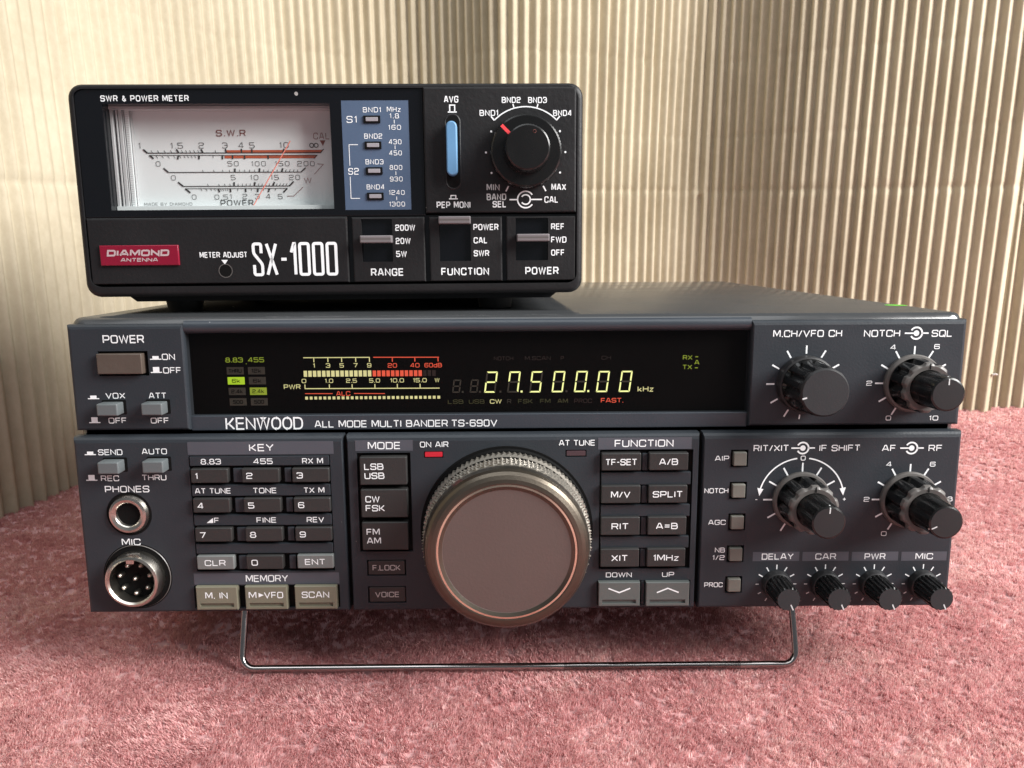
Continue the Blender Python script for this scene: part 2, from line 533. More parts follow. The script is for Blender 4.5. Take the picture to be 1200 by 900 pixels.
def wtext(mb, s, cx, cz, h, y, mat, w=None, bold=0.145, align='c', font=GL, gap=2.9, skew=0.0, rad=2.6):
    """stroke lettering, cap height h, optionally fitted to width w"""
    sw = bold * h
    u = (h - sw) / 10.0
    adv, items = 0.0, []
    for ch in s:
        gw, st = font[ch]
        items.append((adv, st))
        adv += gw + gap + (0 if ch in ' .' else 0.6)
    tot = (adv - gap) * u
    sx = 1.0 if w is None else (w - sw) / max(tot - sw, 1e-6) if tot > sw else 1.0
    if w is not None:
        sx = w / (tot + sw)
    total = (tot + sw) * sx
    x0 = {'c': cx - total / 2, 'l': cx, 'r': cx - total}[align]
    for off, st in items:
        for path in st.split(';'):
            if not path:
                continue
            pts, closed = [], False
            for tk in path.split():
                if tk[0] == 'z':
                    closed = True
                    continue
                r = tk[0] == 'r'
                a, b = (tk[1:] if r else tk).split(',')
                pts.append((float(a), float(b), r))
            p2 = fillet(pts, closed, rad)
            p3 = [(x0 + ((off + a) * u + sw / 2) * sx + skew * b * u, cz - h / 2 + sw / 2 + b * u) for a, b in p2]
            stroke(mb, p3, closed, sw, y, mat)


def ftext(mb, s, cx, cz, h, y, mat, w=None, bold=0.0, align='c', skew=0.0):
    """rounder grotesque lettering: the same strokes with full curves"""
    wtext(mb, s, cx, cz, h, y, mat, w, 0.115 + bold * 2.1, align, GL, 4.4, skew, rad=3.4)


def up_down_mark(mb, cx, cz, y, mat, tall):
    h = 1.5 if tall else 0.8
    rect(mb, cx - 1.7, cx + 1.7, cz - 0.75, cz - 0.45, y, mat)
    rect(mb, cx - 0.95, cx + 0.95, cz - 0.448, cz - 0.45 + h, y, mat)


def empty(name, mw, label, cat, group=None):
    o = bpy.data.objects.new(name, None)
    o.empty_display_size = 0.05
    col.objects.link(o)
    o.matrix_world = mw
    o['label'] = label
    o['category'] = cat
    if group:
        o['group'] = group
    return o


def copy_part(src, parent, loc, label=None):
    c = src.copy()
    col.objects.link(c)
    c.parent = parent
    c.location = tuple(v * S for v in loc)
    for ch in src.children:
        d = ch.copy()
        col.objects.link(d)
        d.parent = c
    if label:
        c['label'] = label
    return c


# ------------------------------------------------------------------ carpet (base sheet and plush pile in one mesh)
def carpet_material():
    m, nt, b = new_mat('plush_carpet')
    N, L = nt.nodes, nt.links
    g = N.new('ShaderNodeNewGeometry')
    tc = N.new('ShaderNodeTexCoord')
    nz = N.new('ShaderNodeTexNoise')
    nz.inputs['Scale'].default_value = 22.0
    nz.inputs['Detail'].default_value = 5.0
    L.new(tc.outputs['Object'], nz.inputs['Vector'])
    at = N.new('ShaderNodeAttribute')
    at.attribute_name = 'tuft'
    r1 = N.new('ShaderNodeValToRGB')
    e = r1.color_ramp.elements
    e[0].position, e[0].color = 0.0, (0.58, 0.265, 0.27, 1)
    e[1].position, e[1].color = 1.0, (0.93, 0.75, 0.70, 1)
    k = e.new(0.5); k.color = (0.75, 0.435, 0.43, 1)
    ad = N.new('ShaderNodeMath'); ad.operation = 'MULTIPLY_ADD'
    ad.inputs[1].default_value = 0.62
    L.new(at.outputs['Fac'], ad.inputs[0])
    m2 = N.new('ShaderNodeMath'); m2.operation = 'MULTIPLY'
    m2.inputs[1].default_value = 0.36
    L.new(g.outputs['Random Per Island'], m2.inputs[0])
    L.new(m2.outputs['Value'], ad.inputs[2])
    L.new(ad.outputs['Value'], r1.inputs['Fac'])
    L.new(r1.outputs['Color'], b.inputs['Base Color'])
    b.inputs['Roughness'].default_value = 0.8
    b.inputs['Specular IOR Level'].default_value = 0.1
    b.inputs['Sheen Weight'].default_value = 0.25
    b.inputs['Sheen Roughness'].default_value = 0.5
    b.inputs['Sheen Tint'].default_value = (1.0, 0.75, 0.72, 1)
    tr = N.new('ShaderNodeBsdfTranslucent')        # thin fibres let some light through
    L.new(r1.outputs['Color'], tr.inputs['Color'])
    ms = N.new('ShaderNodeMixShader')
    ms.inputs['Fac'].default_value = 0.40
    L.new(b.outputs['BSDF'], ms.inputs[1])
    L.new(tr.outputs['BSDF'], ms.inputs[2])
    L.new(ms.outputs['Shader'], N['Material Output'].inputs['Surface'])
    return m


M['carpet'] = carpet_material()


def make_carpet():
    R = np.random.default_rng(11)

    def wave(x, y, seed, wl, n=14):
        q = np.random.default_rng(seed)
        s = np.zeros_like(x)
        for _ in range(n):
            a = q.uniform(0, 2 * PI)
            k = 2 * PI / (wl * q.uniform(0.6, 1.8))
            s += np.sin(k * (x * math.cos(a) + y * math.sin(a)) + q.uniform(0, 2 * PI))
        return s / math.sqrt(n / 2)

    def scatter(x0, x1, y0, y1, dens):
        n = int((x1 - x0) * (y1 - y0) * dens)
        return R.uniform(x0, x1, n), R.uniform(y0, y1, n)
    areas = [(-240, 240, -75, 20, 0.66), (-270, 280, 20, 70, 0.5), (-290, -125, 70, 215, 0.40), (125, 330, 70, 180, 0.36),
             (-125, 125, 70, 130, 0.15), (125, 480, 180, 400, 0.20), (280, 480, -75, 180, 0.14), (240, 280, -75, 20, 0.3), (-430, -290, -75, 215, 0.16), (-290, -240, -75, 20, 0.3), (-290, -270, 20, 70, 0.3),
             (-430, 480, -240, -75, 0.15), (-290, -125, 215, 400, 0.08)]
    X, Y = [], []
    for a in areas:
        x, y = scatter(*a)
        X.append(x); Y.append(y)
    X, Y = np.concatenate(X), np.concatenate(Y)
    # nap: the way the pile lies
    crush = np.clip(0.5 + 0.5 * np.tanh((-(X + 60) - (Y - 60) * 0.3) / 70.0), 0, 1)
    ang = -1.25 + 0.7 * wave(X, Y, 3, 60) + R.normal(0, 1.1, X.size) * (1 - 0.6 * crush)
    lean = np.clip(0.6 + 0.15 * wave(X, Y * 2.0, 9, 22) + 0.30 * crush, 0.0, 1.6)
    hgt = 1.55 + 0.2 * wave(X, Y * 1.6, 21, 30)
    worn = np.clip(wave(X, Y, 41, 70) - 0.75, 0, 1) * np.clip(wave(X, Y, 43, 5, 18) + 0.5, 0, 1)
    tone = np.clip(0.5 + 0.45 * worn + 0.08 * wave(X, Y, 47, 200) + 0.07 * wave(X, Y, 31, 34) + 0.05 * wave(X, Y, 37, 120) + R.normal(0, 0.20, X.size), 0, 1)
    nb = 16
    x = np.repeat(X, nb) + R.normal(0, 0.6, X.size * nb)
    y = np.repeat(Y, nb) + R.normal(0, 0.6, X.size * nb)
    an = np.repeat(ang, nb) + R.normal(0, 0.55, x.size)
    le = np.clip(np.repeat(lean, nb) + R.normal(0, 0.25, x.size), 0.0, 1.9)
    ln = np.repeat(hgt, nb) * R.uniform(0.75, 1.15, x.size)
    tn = np.clip(np.repeat(tone, nb), 0, 1)
    tw = an + PI / 2 + R.normal(0, 0.7, x.size)
    wd = R.uniform(0.11, 0.21, x.size)
    wd = np.where(y > 180, wd * 1.7, wd)
    dx, dy = np.cos(an), np.sin(an)
    wx, wy = np.cos(tw) * wd, np.sin(tw) * wd
    # pile is pressed down under the wire stand
    press = np.where((np.abs(x) < 92) & (np.abs(y - 6.5) < 2.0), 0.55, 1.0)
    V = np.zeros((x.size, 5, 3))
    for k, (t, w) in enumerate(((0.0, 1.0), (0.0, -1.0), (0.55, -0.8), (0.55, 0.8))):
        th = le * (0.35 if t else 0.0)
        hor, ver = np.sin(th) * ln * t, np.cos(th) * ln * t
        V[:, k, 0] = x + dx * hor + wx * w
        V[:, k, 1] = y + dy * hor + wy * w
        V[:, k, 2] = (-1.5 + ver) * press
    th = le * 0.85
    V[:, 4, 0] = V[:, 2:4, 0].mean(1) + dx * np.sin(th) * ln * 0.5
    V[:, 4, 1] = V[:, 2:4, 1].mean(1) + dy * np.sin(th) * ln * 0.5
    V[:, 4, 2] = V[:, 2:4, 2].mean(1) + np.cos(th) * ln * 0.5 * press
    V[:, :, 2] -= 0.5
    nbld = x.size
    base = np.array([[-900, -500, -2.1], [900, -500, -2.1], [900, 900, -2.1], [-900, 900, -2.1]], float)
    vv = np.concatenate([base, V.reshape(-1, 3)]) * S
    o = np.arange(nbld)[:, None] * 5 + 4
    quads = o + np.array([[0, 1, 2, 3]])
    tris = o + np.array([[3, 2, 4]])
    loops = np.concatenate([[0, 1, 2, 3], quads.ravel(), tris.ravel()]).astype(np.int32)
    starts = np.concatenate([[0], 4 + np.arange(nbld) * 4, 4 + nbld * 4 + np.arange(nbld) * 3]).astype(np.int32)
    me = bpy.data.meshes.new('carpet')
    me.vertices.add(len(vv))
    me.vertices.foreach_set('co', vv.ravel())
    me.loops.add(len(loops))
    me.loops.foreach_set('vertex_index', loops)
    me.polygons.add(len(starts))
    me.polygons.foreach_set('loop_start', starts)
    me.update(calc_edges=True)
    me.validate()
    me.polygons.foreach_set('use_smooth', np.ones(len(me.polygons), bool))
    at = me.attributes.new('tuft', 'FLOAT', 'POINT')
    at.data.foreach_set('value', np.concatenate([[0.35] * 4, np.repeat(tn, 5)]).astype(np.float32))
    me.materials.append(M['carpet'])
    o = bpy.data.objects.new('carpet', me)
    col.objects.link(o)
    o['kind'] = 'structure'
    o['label'] = 'plush dusty pink carpet under the radio transceiver'
    return o


make_carpet()

# ------------------------------------------------------------------ corrugated cardboard standing behind
def card_material():
    m, nt, b = new_mat('brown_cardboard')
    N, L = nt.nodes, nt.links
    tc = N.new('ShaderNodeTexCoord')
    mp = N.new('ShaderNodeMapping')
    mp.inputs['Scale'].default_value = (1.0, 1.0, 0.6)
    L.new(tc.outputs['Object'], mp.inputs['Vector'])
    n1 = N.new('ShaderNodeTexNoise')
    n1.inputs['Scale'].default_value = 260.0
    n1.inputs['Detail'].default_value = 6.0
    n1.inputs['Roughness'].default_value = 0.7
    L.new(mp.outputs['Vector'], n1.inputs['Vector'])
    n2 = N.new('ShaderNodeTexNoise')
    n2.inputs['Scale'].default_value = 14.0
    n2.inputs['Detail'].default_value = 4.0
    L.new(tc.outputs['Object'], n2.inputs['Vector'])
    mx = N.new('ShaderNodeMath'); mx.operation = 'MULTIPLY_ADD'
    mx.inputs[1].default_value = 0.45
    L.new(n1.outputs['Fac'], mx.inputs[0])
    k = N.new('ShaderNodeMath'); k.operation = 'MULTIPLY'; k.inputs[1].default_value = 0.55
    L.new(n2.outputs['Fac'], k.inputs[0])
    L.new(k.outputs['Value'], mx.inputs[2])
    r = N.new('ShaderNodeValToRGB')
    e = r.color_ramp.elements
    e[0].position, e[0].color = 0.28, (0.375, 0.318, 0.222, 1)
    e[1].position, e[1].color = 0.72, (0.535, 0.475, 0.355, 1)
    L.new(mx.outputs['Value'], r.inputs['Fac'])
    L.new(r.outputs['Color'], b.inputs['Base Color'])
    b.inputs['Roughness'].default_value = 0.75
    b.inputs['Specular IOR Level'].default_value = 0.25
    bp = N.new('ShaderNodeBump')
    bp.inputs['Strength'].default_value = 0.25
    bp.inputs['Distance'].default_value = 0.0004
    L.new(n1.outputs['Fac'], bp.inputs['Height'])
    L.new(bp.outputs['Normal'], b.inputs['Normal'])
    return m


M['card'] = card_material()
M['staple'] = plastic('staple_wire', (0.75, 0.74, 0.72), 0.3, metal=0.6)


def smooth_path(P, step):
    P = [Vector((*p, 0)) for p in P]
    out = []
    for i in range(len(P) - 1):
        p0, p1, p2, p3 = P[max(i - 1, 0)], P[i], P[i + 1], P[min(i + 2, len(P) - 1)]
        for k in range(24):
            t = k / 24
            out.append(0.5 * ((2 * p1) + (p2 - p0) * t + (2 * p0 - 5 * p1 + 4 * p2 - p3) * t * t + (3 * p1 - p0 - 3 * p2 + p3) * t ** 3))
    out.append(P[-1])
    A = np.array([(p.x, p.y) for p in out])
    s = np.concatenate([[0], np.cumsum(np.hypot(*np.diff(A, axis=0).T))])
    t = np.arange(0, s[-1], step)
    return t, np.interp(t, s, A[:, 0]), np.interp(t, s, A[:, 1])


def corrugated(name, plan, height, pitch, amp, seed, flat=None, scar=None, creases=(163.0,), lean=0.0):
    R = np.random.default_rng(seed)
    s, px, py = smooth_path(plan, 0.7)
    tx, ty = np.gradient(px), np.gradient(py)
    l = np.hypot(tx, ty)
    nx, ny = ty / l, -tx / l                     # towards the viewer
    zs = sorted({*np.linspace(0, height, 34), *[c + d for c in creases for d in (-7, -3.5, -1.5, 0, 1.5, 3.5, 7)]})
    zs = np.array(zs)
    ph = np.cumsum(1.0 + 0.05 * np.interp(s, np.arange(0, s[-1] + 40, 20), R.normal(0, 1, int(s[-1] / 20) + 3))) * 0.7
    a = amp * (1 + 0.10 * np.interp(s, np.arange(0, s[-1] + 40, 15), R.normal(0, 1, int(s[-1] / 15) + 4)[:len(np.arange(0, s[-1] + 40, 15))]))
    if flat:
        for s0, s1, k in flat:
            a = a * (1 - (1 - k) * np.clip(np.minimum((s - s0) / 8, (s1 - s) / 8), 0, 1))
    wob = np.interp(s, np.arange(0, s[-1] + 40, 9), R.normal(0, 1, len(np.arange(0, s[-1] + 40, 9))))
    cell = np.floor(ph / pitch).astype(int)
    rnd = R.uniform(0, 1, cell.max() + 2)
    rows = []
    for z in zs:
        drift = 0.5 * np.sin(z / 90.0 + s / 130.0)
        q = 2 * PI * (ph + drift) / pitch
        w = a * (0.65 * np.sin(q) + 0.35 * (2.0 * np.abs(np.sin(q / 2 + PI / 4)) - 1.0) * 1.15) + 0.10 * wob * math.sin(z * 0.05 + 1)
        for i, c in enumerate(creases):
            g = math.exp(-((z - c) / 2.2) ** 2)
            w = w - g * (0.35 + 0.9 * rnd[(cell + i * 7) % len(rnd)]) * (0.9 if i == 0 else 0.35)
        if scar:
            s0, z0, z1 = scar
            if z < z1:
                w = w - 4.2 * np.exp(-((s - s0 - (z - z0) * 0.01) / 1.6) ** 2) * min(1.0, (z1 - z) / 8)
            g = math.exp(-((z - z1) / 3.5) ** 2)
            w = w + 2.0 * g * np.exp(-((s - s0) / 2.5) ** 2)
        lz = lean * z
        bow = 1.5 * math.sin(z / 70.0) * np.sin(s / 160.0)
        rows.append([(px[i] + nx[i] * (w[i] + bow[i] + lz), py[i] + ny[i] * (w[i] + bow[i] + lz), z) for i in range(len(s))])
    mb = MB()
    mb.grid(rows, 'card', closed=False)
    # the flat liner on the back and the edges that close the sheet
    back = [[(px[i] - nx[i] * (amp + 1.0 - lean * z), py[i] - ny[i] * (amp + 1.0 - lean * z), z) for i in range(0, len(s), 4)] for z in zs[::6].tolist() + [zs[-1]]]
    mb.grid(back, 'card', closed=False)
    for e in (0, -1):
        mb.grid([[r[e] for r in rows], [(px[e] - nx[e] * (amp + 1.0 - lean * z), py[e] - ny[e] * (amp + 1.0 - lean * z), z) for z in zs]], 'card', closed=False)
    for zi in (0, -1):
        mb.grid([rows[zi][::4], [(px[i] - nx[i] * (amp + 1.0 - lean * zs[zi]), py[i] - ny[i] * (amp + 1.0 - lean * zs[zi]), zs[zi]) for i in range(0, len(s), 4)][:len(rows[zi][::4])]], 'card', closed=False)
    o = mb.build(name, None, sharp=80)
    o.location.z = -2.5 * S
    return o, s, px, py


PLAN = [(-372, -40), (-322, 40), (-268.6, 112.8), (-256.0, 138.0), (-247.0, 165.0), (-240.0, 195.0), (-230.0, 240.0),
        (-216.8, 287.7), (-181.8, 349.3), (-131.7, 401.3), (-94.9, 422.9), (-67.5, 423.2), (-46.2, 414.9), (-25.6, 399.0), (-9.0, 385.0),
        (4.2, 383.5), (27.0, 389.0), (68.2, 408.0), (112.4, 428.1), (143.4, 442.4), (161.6, 444.3), (175.9, 436.5), (188.0, 424.7),
        (199.1, 411.9), (209.1, 401.3), (226.1, 387.8), (254.8, 370.8), (306.2, 348.1), (353.0, 331.5)]
_s, _x, _y = smooth_path(PLAN, 0.7)
SCAR = float(_s[int(np.argmin(np.abs((_x + 3.4) / (_y + 225.7) - 0.240) + (np.abs(_x - 150) > 40) * 9))])
co, cs, cpx, cpy = corrugated('corrugated_cardboard', PLAN, 430, 8.0, 2.4, 5, flat=[(0, 262, 0.75), (255, 290, 0.3), (290, 470, 0.75)], scar=(SCAR, 60.0, 162.0), creases=(163.0, 262.0, 205.0))
co['label'] = 'wide sheet of folded tan corrugated cardboard standing behind the two radio units'
co['category'] = 'cardboard'
c2, _, _, _ = corrugated('corrugated_cardboard', [(345, 349), (372, 345), (420, 330), (520, 290)], 430, 8.0, 2.5, 8, creases=(150.0,))
c2['label'] = 'second cardboard sheet, a sliver at the right edge of the picture'
c2['category'] = 'cardboard'
st = MB()
tube(st, [(-1.2, 1.5, 0), (-1.2, -0.6, 0), (0.0, -0.9, 0.4), (1.2, -0.6, 0), (1.2, 1.5, 0)], 0.75, 'staple', 8)
so = st.build('staple', co)
so.location = (351.0 * S, 331.0 * S, 29.5 * S)

# ------------------------------------------------------------------ the transceiver
radio = empty('radio_transceiver', RADIO, 'large charcoal amateur radio transceiver with lit display, big bronze tuning knob and wire stand', 'radio')
YU, YD = 2.7, 4.5              # depth of the upper panels and of the display bezel behind the lower panel

# cover
mb = MB()
box = []
rings = []
for (y, ins) in ((4.0, 2.2), (4.6, 0.9), (6.0, 0.0), (262.0, 0.0)):
    rings.append([(x, y, z) for x, z in rr_outline(0, 47.2, 269 - 2 * ins, 90.4 - 2 * ins, 3.0)])
b = mb.grid(rings, 'case')
k = len(rings[0])
mb.face([(-134, 14, 2), (134, 14, 2), (134, 14, 92), (-134, 14, 92)], 'well')
mb.cap(b + 3 * k, k, 'case', True)
case = mb.build('case', radio)
mb = MB()
mb.face([(-1.0 + 3.6 * math.cos(a) * 1.0 + 1.0, 3.6 * math.sin(a), 0) for a in [i * PI / 12 for i in range(24)]], 'sticker')
stk = mb.build('sticker', case)
stk.location = (129.3 * S, 36.0 * S, 92.46 * S)

# ---- lower panel: three plates divided by grooves
P = MB()
box4(P, -134, 134, 1.0, 56, 1, 2.4, 5.0, 0.1, 'well')
plate(P, -135, -53.35, 0, 56.6, 0, 4.2, (1.2, 0.5, 1.0, 1.8), [(-100.2, -57.4, 13.6, 50.7, 1.0, 'well'), (-101.6, -56.2, 0.9 + 0.6, 9.0, 0.9, 'well')], 'panel')
plate(P, -52.35, 54.95, 0, 56.6, 0, 4.2, (0.5, 0.5, 1.0, 1.8), [(-49.3, -33.0, 19.7, 51.2, 1.0, 'well'), (24.6, 53.0, 13.4, 51.6, 1.0, 'well'), (24.2, 53.4, 1.5, 9.6, 0.9, 'well'),
      (-28.9, -23.0, 49.5, 51.5, 0.9, 'well'), (14.1, 20.5, 49.5, 51.7, 0.9, 'well'), (-47.4, -35.3, 11.8, 17.0, 0.8, 'well'), (-47.4, -35.5, 2.8, 8.3, 0.8, 'well')], 'panel')
tog = [(67.15, 48.6), (67.15, 38.5), (67.15, 28.4), (67.1, 18.05), (67.0, 7.95)]
plate(P, 55.95, 135, 0, 56.6, 0, 4.2, (0.5, 1.2, 1.0, 1.8), [(x - 2.65, x + 2.65, z - 2.75, z + 2.75, 1.2, 'well') for x, z in tog], 'panel')
T = -0.05
for x0, x1, z0, z1 in ((-100.3, -56.2, 51.0, 55.0), (-101.3, -56.2, 9.35, 13.05), (-49.6, -32.2, 51.8, 55.15), (24.0, 52.4, 51.75, 55.4),
                       (72.6, 87.1, 15.6, 18.6), (88.1, 102.5, 15.55, 18.5), (103.5, 118.0, 15.45, 18.4), (119.0, 133.2, 15.35, 18.3)):
    rect(P, x0, x1, z0, z1, T, 'strip')
T2 = -0.1
W = 'white'
for s, x, z, w in (('KEY', -77.9, 53.1, 7.6), ('MEMORY', -78.6, 11.25, 13.2), ('MODE', -40.8, 53.45, 10.0), ('FUNCTION', 38.0, 53.6, 18.0)):
    wtext(P, s, x, z, 2.25, T2, W, w)
for s, x, z, w in (('DELAY', 80.4, 17.1, 10.0), ('CAR', 95.4, 17.0, 6.6), ('PWR', 110.8, 16.9, 6.6), ('MIC', 126.2, 16.8, 5.6)):
    wtext(P, s, x, z, 2.0, T2, W, w)
for s, x, z, w, h in (('ON AIR', -25.65, 53.7, 8.7, 1.8), ('AT TUNE', 17.6, 53.9, 11.0, 1.8), ('DOWN', 31.0, 11.5, 8.2, 1.6), ('UP', 46.4, 11.5, 3.9, 1.6),
                      ('SEND', -123.6, 52.0, 7.4, 1.8), ('AUTO', -110.3, 52.15, 7.7, 1.8), ('REC', -124.4, 43.85, 5.6, 1.8), ('THRU', -111.0, 44.0, 7.5, 1.8),
                      ('PHONES', -119.5, 40.4, 13.6, 2.1), ('MIC', -119.7, 23.5, 5.9, 2.1),
                      ('RIT/XIT', 76.7, 51.8, 10.8, 2.0), ('IF SHIFT', 97.6, 51.7, 12.6, 2.0), ('AF', 112.6, 51.55, 4.3, 2.0), ('RF', 126.8, 51.45, 4.3, 2.0)):
    wtext(P, s, x, z, h, T2, W, w)
for s, x, z, w in (('AIP', 64.1, 48.7, 4.5), ('NOTCH', 64.2, 38.5, 7.4), ('AGC', 63.8, 28.35, 5.5), ('NB', 63.9, 19.35, 3.2), ('1/2', 63.9, 16.9, 3.9), ('PROC', 63.6, 7.95, 5.8)):
    wtext(P, s, x, z, 1.6, T2, W, w, align='r')
up_down_mark(P, -129.7, 51.9, T2, W, False)
up_down_mark(P, -130.0, 43.9, T2, W, True)
# label strips and spacers between the keys
for z0, z1 in ((47.5, 50.5), (38.0, 41.5), (28.6, 32.0), (19.5, 22.7)):
    box4(P, -99.9, -57.7, z0, z1, 0.2, -0.25, 1.0, 0.2, 'panel', seg=2, n=2)
for z0, z1 in ((42.3, 46.7), (32.8, 37.3), (23.5, 27.9), (14.4, 18.8)):
    for x0, x1 in ((-87.0, -84.2), (-71.4, -69.4)):
        box4(P, x0, x1, z0, z1, 0.2, -0.1, 1.0, 0.2, 'panel', seg=2, n=2)
T3 = -0.32
for z, row in ((48.9, ('8.83', '455', 'RX M')), (39.7, ('AT TUNE', 'TONE', 'TX M')), (30.3, (' F', 'FINE', 'REV'))):
    for x, s, in zip((-93.4, -77.6, -62.6), row):
        wtext(P, s, x, z, 1.75, T3, W, {'8.83': 6.2, '455': 6.0, 'RX M': 6.4, 'AT TUNE': 11.0, 'TONE': 7.3, 'TX M': 6.4, ' F': None, 'FINE': 6.2, 'REV': 5.4}[s])
P.face([(-96.0, T3, 29.5), (-94.0, T3, 29.5), (-94.0, T3, 31.1)], W)
for z0, z1 in ((40.6, 44.6), (30.5, 34.3), (20.3, 24.1)):
    box4(P, 25.0, 52.4, z0, z1, 0.2, -0.3, 1.0, 0.2, 'panel', seg=2, n=2)
for z0, z1 in ((45.0, 50.4), (34.7, 40.3), (24.4, 30.2), (14.1, 20.0)):
    box4(P, 37.5, 39.2, z0, z1, 0.2, 0.1, 1.0, 0.2, 'panel', seg=2, n=2)
box4(P, 38.0, 39.1, 1.6, 9.4, 0.2, 0.1, 1.0, 0.2, 'panel', seg=2, n=2)
# knob scales
ticks(P, 86.6, 35.5, 8.4, 11.6, (240, 210, 180, 150, 120, 90, 60, 30), 0.5, T, W)
arc(P, 86.6, 35.5, 13.1, 98, 166, 0.42, T, W)
arc(P, 86.6, 35.5, 13.1, 14, 82, 0.42, T, W)
for sg in (-1, 1):
    P.face([(86.6 + sg * 13.6, T2, 39.3), (86.6 + sg * 11.7, T2, 38.9), (86.6 + sg * 12.9, T2, 36.7)][::sg], W)
wtext(P, '0', 86.6, 48.6, 1.5, T2, W, 1.6)
wtext(P, '-', 72.9, 35.6, 1.5, T2, W)
wtext(P, '+', 100.0, 35.5, 1.5, T2, W)
ticks(P, 119.65, 35.3, 8.5, 11.2, (240, 210, 180, 150, 120, 90, 60, 30), 0.5, T, W)
for s, x, z in (('0', 113.0, 24.3), ('2', 106.9, 35.4), ('4', 113.0, 46.5), ('6', 126.4, 46.4), ('8', 132.6, 35.3)):
    wtext(P, s, x, z, 1.5, T2, W, 1.9)
for cx, cz in ((80.3, 8.0), (95.5, 7.95), (110.8, 7.85), (126.2, 7.75)):
    ticks(P, cx, cz, 4.9, 6.4, (30, 60, 90, 120, 150), 0.36, T, W)
    ticks(P, cx, cz, 5.4, 6.4, (180, 210, 240, 0, 300), 0.3, T, 'offwhite')
for cx, cz in ((86.3, 51.75), (119.5, 51.5)):
    disc(P, cx, cz, 0.85, T2, W, 16)
    arc(P, cx, cz, 1.75, -150, 150, 0.5, T2, W)
    line(P, cx - 3.5, cz, cx - 0.8, cz, 0.42, T2, W)
    line(P, cx + 1.6, cz, cx + 3.7, cz, 0.42, T2, W)
lower = P.build('lower_panel', radio)


def key(name, x0, x1, z0, z1, d, mat, lines, parent, h=1.9, r=0.3, ch=0.3, align='c', w=None, dx=0.0, bar=False, y1=1.0, tm='white', dz=0.0):
    m = MB()
    w2, h2 = (x1 - x0) / 2, (z1 - z0) / 2
    if bar:
        plate(m, -w2, w2, -h2, h2, -d, y1, (ch,) * 4, [(-w2 + 1.2, w2 - 1.2, -h2 + 0.9, -h2 + 2.2, 0.7, mat)], mat)
    else:
        rr(m, 0, 0, 2 * w2, 2 * h2, r, -d, y1, ch, mat, n=3)
    n = len(lines)
    for i, s in enumerate(lines):
        cz = ((n - 1) / 2 - i) * (h * 1.42) + dz
        if s == 'M>VFO':
            wtext(m, 'M', -4.1, cz, h, -d - 0.05, tm, 2.5)
            m.face([(-2.3, -d - 0.05, cz - 0.75), (-0.7, -d - 0.05, cz), (-2.3, -d - 0.05, cz + 0.75)], tm)
            wtext(m, 'VFO', 2.4, cz, h, -d - 0.05, tm, 6.0)
        elif s in ('down', 'up'):
            g = 1 if s == 'up' else -1
            stroke(m, [(-3.4, cz - g * 0.7), (0, cz + g * 0.7), (3.4, cz - g * 0.7)], False, 0.42, -d - 0.05, tm)
        else:
            wtext(m, s, (-w2 + dx) if align == 'l' else dx, cz, h, -d - 0.05, tm, w[i] if isinstance(w, (list, tuple)) else w, align=align)
    o = m.build(name, parent)
    o.location = ((x0 + x1) / 2 * S, 0, (z0 + z1) / 2 * S)
    return o


kx = ((-99.4, -88.2), (-84.0, -72.7), (-68.8, -57.6))
for r_, (z0, z1) in enumerate(((42.5, 46.9), (33.1, 37.6), (23.8, 28.2))):
    for c_, (x0, x1) in enumerate(kx):
        key('number_key', x0, x1, z0, z1, 1.4, 'key', [str(r_ * 3 + c_ + 1)], radio, align='l', dx=1.4, w=[2.0 if (r_, c_) != (0, 0) else None])
key('number_key', -84.3, -73.0, 14.8, 19.2, 1.4, 'key', ['0'], radio, align='l', dx=1.6, w=[2.1])
key('clear_key', -99.5, -88.1, 14.8, 19.2, 1.4, 'greykey', ['CLR'], radio, w=[6.6])['label'] = 'lighter grey key'
key('enter_key', -68.6, -57.5, 14.9, 19.3, 1.4, 'greykey', ['ENT'], radio, w=[6.4])['label'] = 'lighter grey key'
for s, x0, x1, w in (('M. IN', -100.5, -87.7, 7.0), ('M>VFO', -85.3, -72.3, None), ('SCAN', -69.9, -56.9, 8.6)):
    key('memory_key', x0, x1, 1.6, 9.2, 1.5, 'olivekey', [s], radio, h=2.1, w=[w], bar=True, dz=1.0)
for (z0, z1), s in (((41.6, 50.3), ('LSB', 'USB')), ((31.3, 40.2), ('CW', 'FSK')), ((20.9, 29.8), ('FM', 'AM'))):
    key('mode_key', -48.2, -34.0, z0, z1, 1.8, 'key', s, radio, h=2.0, w=[{'LSB': 5.9, 'USB': 6.1, 'CW': 4.4, 'FSK': 5.9, 'FM': 4.1, 'AM': 4.4}[q] for q in s], align='l', dx=1.4)
for (x0, x1, z0, z1), s, w in (((-47.0, -35.7, 12.1, 16.7), 'F.LOCK', 8.7), ((-47.0, -35.8, 3.1, 8.0), 'VOICE', 7.6)):
    key('lock_key' if s == 'F.LOCK' else 'voice_key', x0, x1, z0, z1, -0.1, 'key', [s], radio, h=1.8, w=[w], tm='greyprint', ch=0.15)
fk = ((('TF-SET', 9.6), ('A/B', 5.8)), (('M/V', 6.0), ('SPLIT', 9.2)), (('RIT', 5.4), ('A=B', 6.8)), (('XIT', 5.2), ('1MHz', 8.0)))
for r_, (z0, z1) in enumerate(((45.5, 50.9), (35.2, 40.8), (25.0, 30.8), (14.7, 20.6))):
    for c_, (x0, x1) in enumerate(((24.9, 36.9), (39.3, 51.2))):
        s, w = fk[r_][c_]
        key('function_key', x0, x1, z0, z1, 1.7, 'key', [s], radio, h=2.0, w=[w])
key('step_key', 24.5, 37.4, 1.8, 9.7, 1.7, 'stepkey', ['down'], radio, bar=True, dz=1.3)
